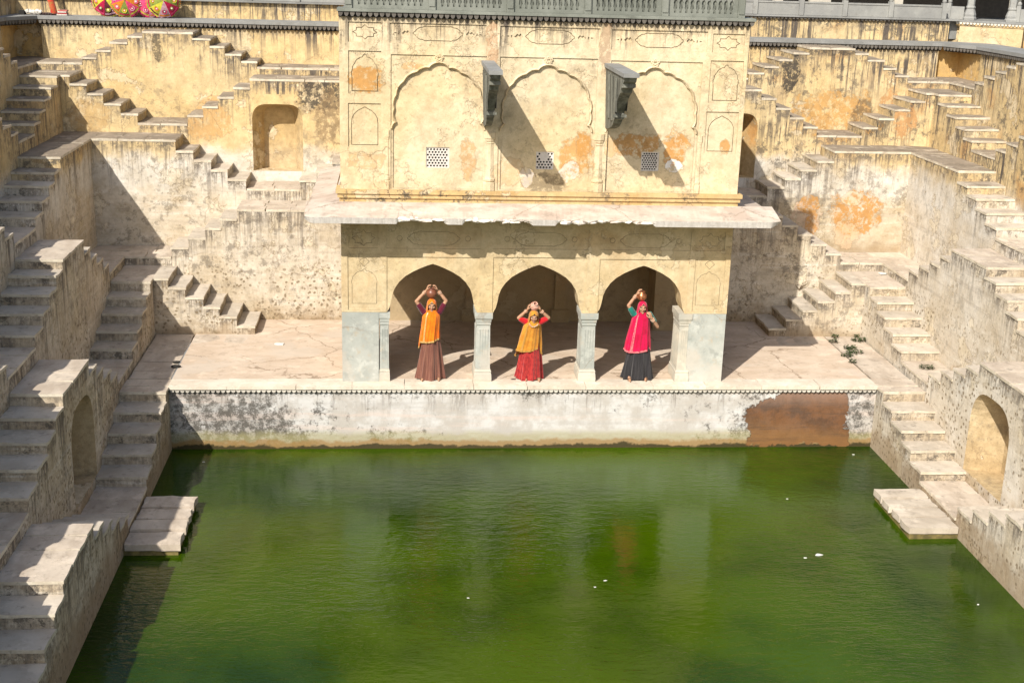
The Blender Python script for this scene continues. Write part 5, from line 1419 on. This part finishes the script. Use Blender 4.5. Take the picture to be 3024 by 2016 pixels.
# cloth goods of the stall
mb = MB(); tube(mb, [(-10.84, 9.16, ZL + .03), (-10.87, 9.18, ZL + .2), (-10.95, 9.25, ZL + .45), (-11.0, 9.3, ZL + .8)], [.085, .075, .08, .085], n=12)
tag(mb.build('textile_roll', cloth('red_textile', (.42, .03, .018), (.30, .12, .03), k=(14, 14, 14)), smooth=True), 'red patterned textile hanging at the stall on the upper left walkway', 'textile')
mb = MB()
for i in range(9): rock(mb, (-11.44 + .035 * i + rnd.uniform(-.01, .01), 9.12 + rnd.uniform(-.05, .05), ZL + .05 + rnd.uniform(0, .05)), .06, .07, .05, i * 3)
q = mb.build('cloth_pile', cloth('white_cotton', (.66, .63, .57), (.50, .47, .42), k=20)); tag(q, 'crumpled white cloth heap on the upper left walkway', 'cloth')
q.data.polygons.foreach_set('use_smooth', [True] * len(q.data.polygons))
mb = MB()
for i in range(6): rock(mb, (-11.12 + .06 * i, 9.14 + rnd.uniform(-.03, .03), ZL + .025), .07, .08, .035, 40 + i * 2)
tag(mb.build('dark_cloth', cloth('dark_textile', (.05, .018, .014), (.02, .012, .01), k=20)), 'dark cloth spread between white heap and folded stack on the walkway', 'cloth')
fs = root('folded_cloths', 'short stack of folded red and white cloths on the upper left walkway', 'cloths', (-10.6, 9.14, ZL))
for i, c in enumerate(((.60, .55, .48), (.40, .05, .05), (.62, .57, .5), (.45, .12, .10))):
    mb = MB(); rr = [(-10.74 + .01 * (i % 2), 9.06), (-10.50 - .01 * i, 9.06), (-10.50, 9.24), (-10.74, 9.24)]
    mb.box(-10.76 + .012 * i, -10.52 - .008 * (i % 3), 9.06 + .01 * (i % 2), 9.26, ZL + .003 + .032 * i, ZL + .031 + .032 * i)
    mb.build('folded_cloth', cloth('folded_%d' % i, c, tuple(q * .8 for q in c)), fs)
mb = MB(); mb.box(-11.62, -11.5, 9.0, 9.2, ZL, ZL + .1); tag(mb.build('box', M['black']), 'small dark box at the far left end of the stall', 'box')

# weeds in the joints on the right
LEAF = simple('weed_leaf', (.04, .068, .018), (.022, .04, .011), 14, rough=.6)
def weed(c, rr, n_, label, name='weed'):
    o = root(name, label, 'plant', c, 'green weeds in the joints at the right')
    mb = MB()
    for i in range(n_):
        a = rnd.uniform(0, 6.28); d = rr * math.sqrt(rnd.random()); h = rnd.uniform(.01, .07)
        p = Vector((c[0] + d * math.cos(a) * 1.3, c[1] + d * math.sin(a), c[2] + h)); t = rnd.uniform(0, 6.28); s_ = rnd.uniform(.016, .034)
        e1 = Vector((math.cos(t), math.sin(t), rnd.uniform(-.3, .5))) * s_; e2 = Vector((-math.sin(t), math.cos(t), rnd.uniform(-.3, .3))) * s_ * .55
        mb.face([p - e1, p + e2, p + e1 * 1.2, p - e2], (0, 0, 1))
    q = mb.build('leaves', LEAF, o); q['kind'] = 'stuff'
    mb = MB(); tube(mb, [(c[0], c[1], c[2] - .01), (c[0] + .01, c[1], c[2] + .04)], [.006, .004], n=6); mb.build('stem', LEAF, o)
for (x_, y_, z_, rr, k, lb) in ((7.12, 3.28, .008, .07, 50, 'small weed against the foot of the lowest right flight'), (6.97, 2.92, .008, .09, 60, 'weed on the platform just in front of the lowest right flight'),
        (7.64, 3.30, .008, .05, 40, 'tiny weed in the corner below the right side flight'), (7.58, 3.02, .008, .13, 130, 'densest weed clump beside the right side flight'),
        (7.19, 2.43, .008, .12, 110, 'weed clump in a paving joint, middle of the right platform'), (7.17, 2.1, .008, .15, 120, 'widest weed clump on the right platform, nearer the water than the middle one'),
        (6.93, 1.9, .008, .10, 80, 'weed at the paving edge, left of the widest clump'), (6.9, 1.45, .008, .06, 50, 'smallest weed nearest the coping on the right platform'),
        (8.08, .46, .21, .12, 90, 'weed on the low landing right of the platform')):
    weed((x_, y_, z_), rr, k, lb)
DRY = simple('dry_twigs', (.16, .11, .06), (.09, .06, .035), 20)
tw = root('dry_shrub', 'leafless dry shrub growing from the wall above the lowest right flight', 'plant', (6.65, 4.5, .8))
for i in range(9):
    a = rnd.uniform(-.3, 1.0) + (math.pi * .45 if i % 2 else .2); ln = rnd.uniform(.12, .3); b = Vector((6.62, 4.53, .78)); d = Vector((math.cos(a) * .9, -.25, math.sin(a))) 
    mb = MB(); tube(mb, [b, b + d * ln * .5 + Vector((rnd.uniform(-.03, .03), 0, .02)), b + d * ln], [.007, .005, .003], n=5); mb.build('twig', DRY, tw)

# litter
WHITE = simple('white_litter', (.72, .71, .68), rough=.6)
def scrap(c, r_, label, cat='litter', name='litter', mat=None, group=None, h=.006, k=7):
    mb = MB(); pts = [(c[0] + r_ * (1 + rnd.uniform(-.35, .35)) * math.cos(2 * math.pi * i / k), c[1] + r_ * (.6 + rnd.uniform(-.2, .2)) * math.sin(2 * math.pi * i / k)) for i in range(k)]
    mb.face([(*p, c[2] + h) for p in pts], (0, 0, 1))
    cc = Vector((c[0], c[1], c[2]))
    for i in range(k):
        a, b = pts[i], pts[(i + 1) % k]; mb.face([(*a, c[2]), (*b, c[2]), (*b, c[2] + h), (*a, c[2] + h)], Vector(((a[0] + b[0]) / 2, (a[1] + b[1]) / 2, c[2])) - cc)
    tag(mb.build(name, mat or WHITE), label, cat, group)
scrap((-5.04, 2.65, .002), .10, 'white paper plate lying on the left platform', 'paper plate', 'paper_plate', h=.02, k=12)
scrap((8.44, 4.24, 1.245), .09, 'white paper scrap on the right corner landing', 'paper', 'paper_scrap', h=.02)
scrap((-6.97, 1.35, .012), .07, 'black rag on the left paving, farther of two', 'rag', 'rag', M['black'], 'black rags', h=.03)
scrap((-6.96, 1.08, .012), .10, 'black rag on the left paving, nearer the water of two', 'rag', 'rag', M['black'], 'black rags', h=.03)
scrap((-.33, .33, .014), .045, 'dark leaf on the coping between the first woman and the first column', 'leaf', 'fallen_leaf', M['black'])
for i, (x_, y_, r_) in enumerate(((4.3, -4.8, .06), (4.04, -4.9, .025), (4.44, -2.55, .022), (6.24, -6.53, .02), (6.41, -.44, .025),
                                  (-6.21, -.65, .02), (-1.52, -6.09, .02), (.64, -5.59, .025), (.45, -5.8, .02))):
    scrap((x_, y_, -1.297), r_, 'tiny white scrap floating on the green water' if i else 'largest white scrap floating in the right half of the pool', 'litter', 'floating_litter', group='litter floating on the water')
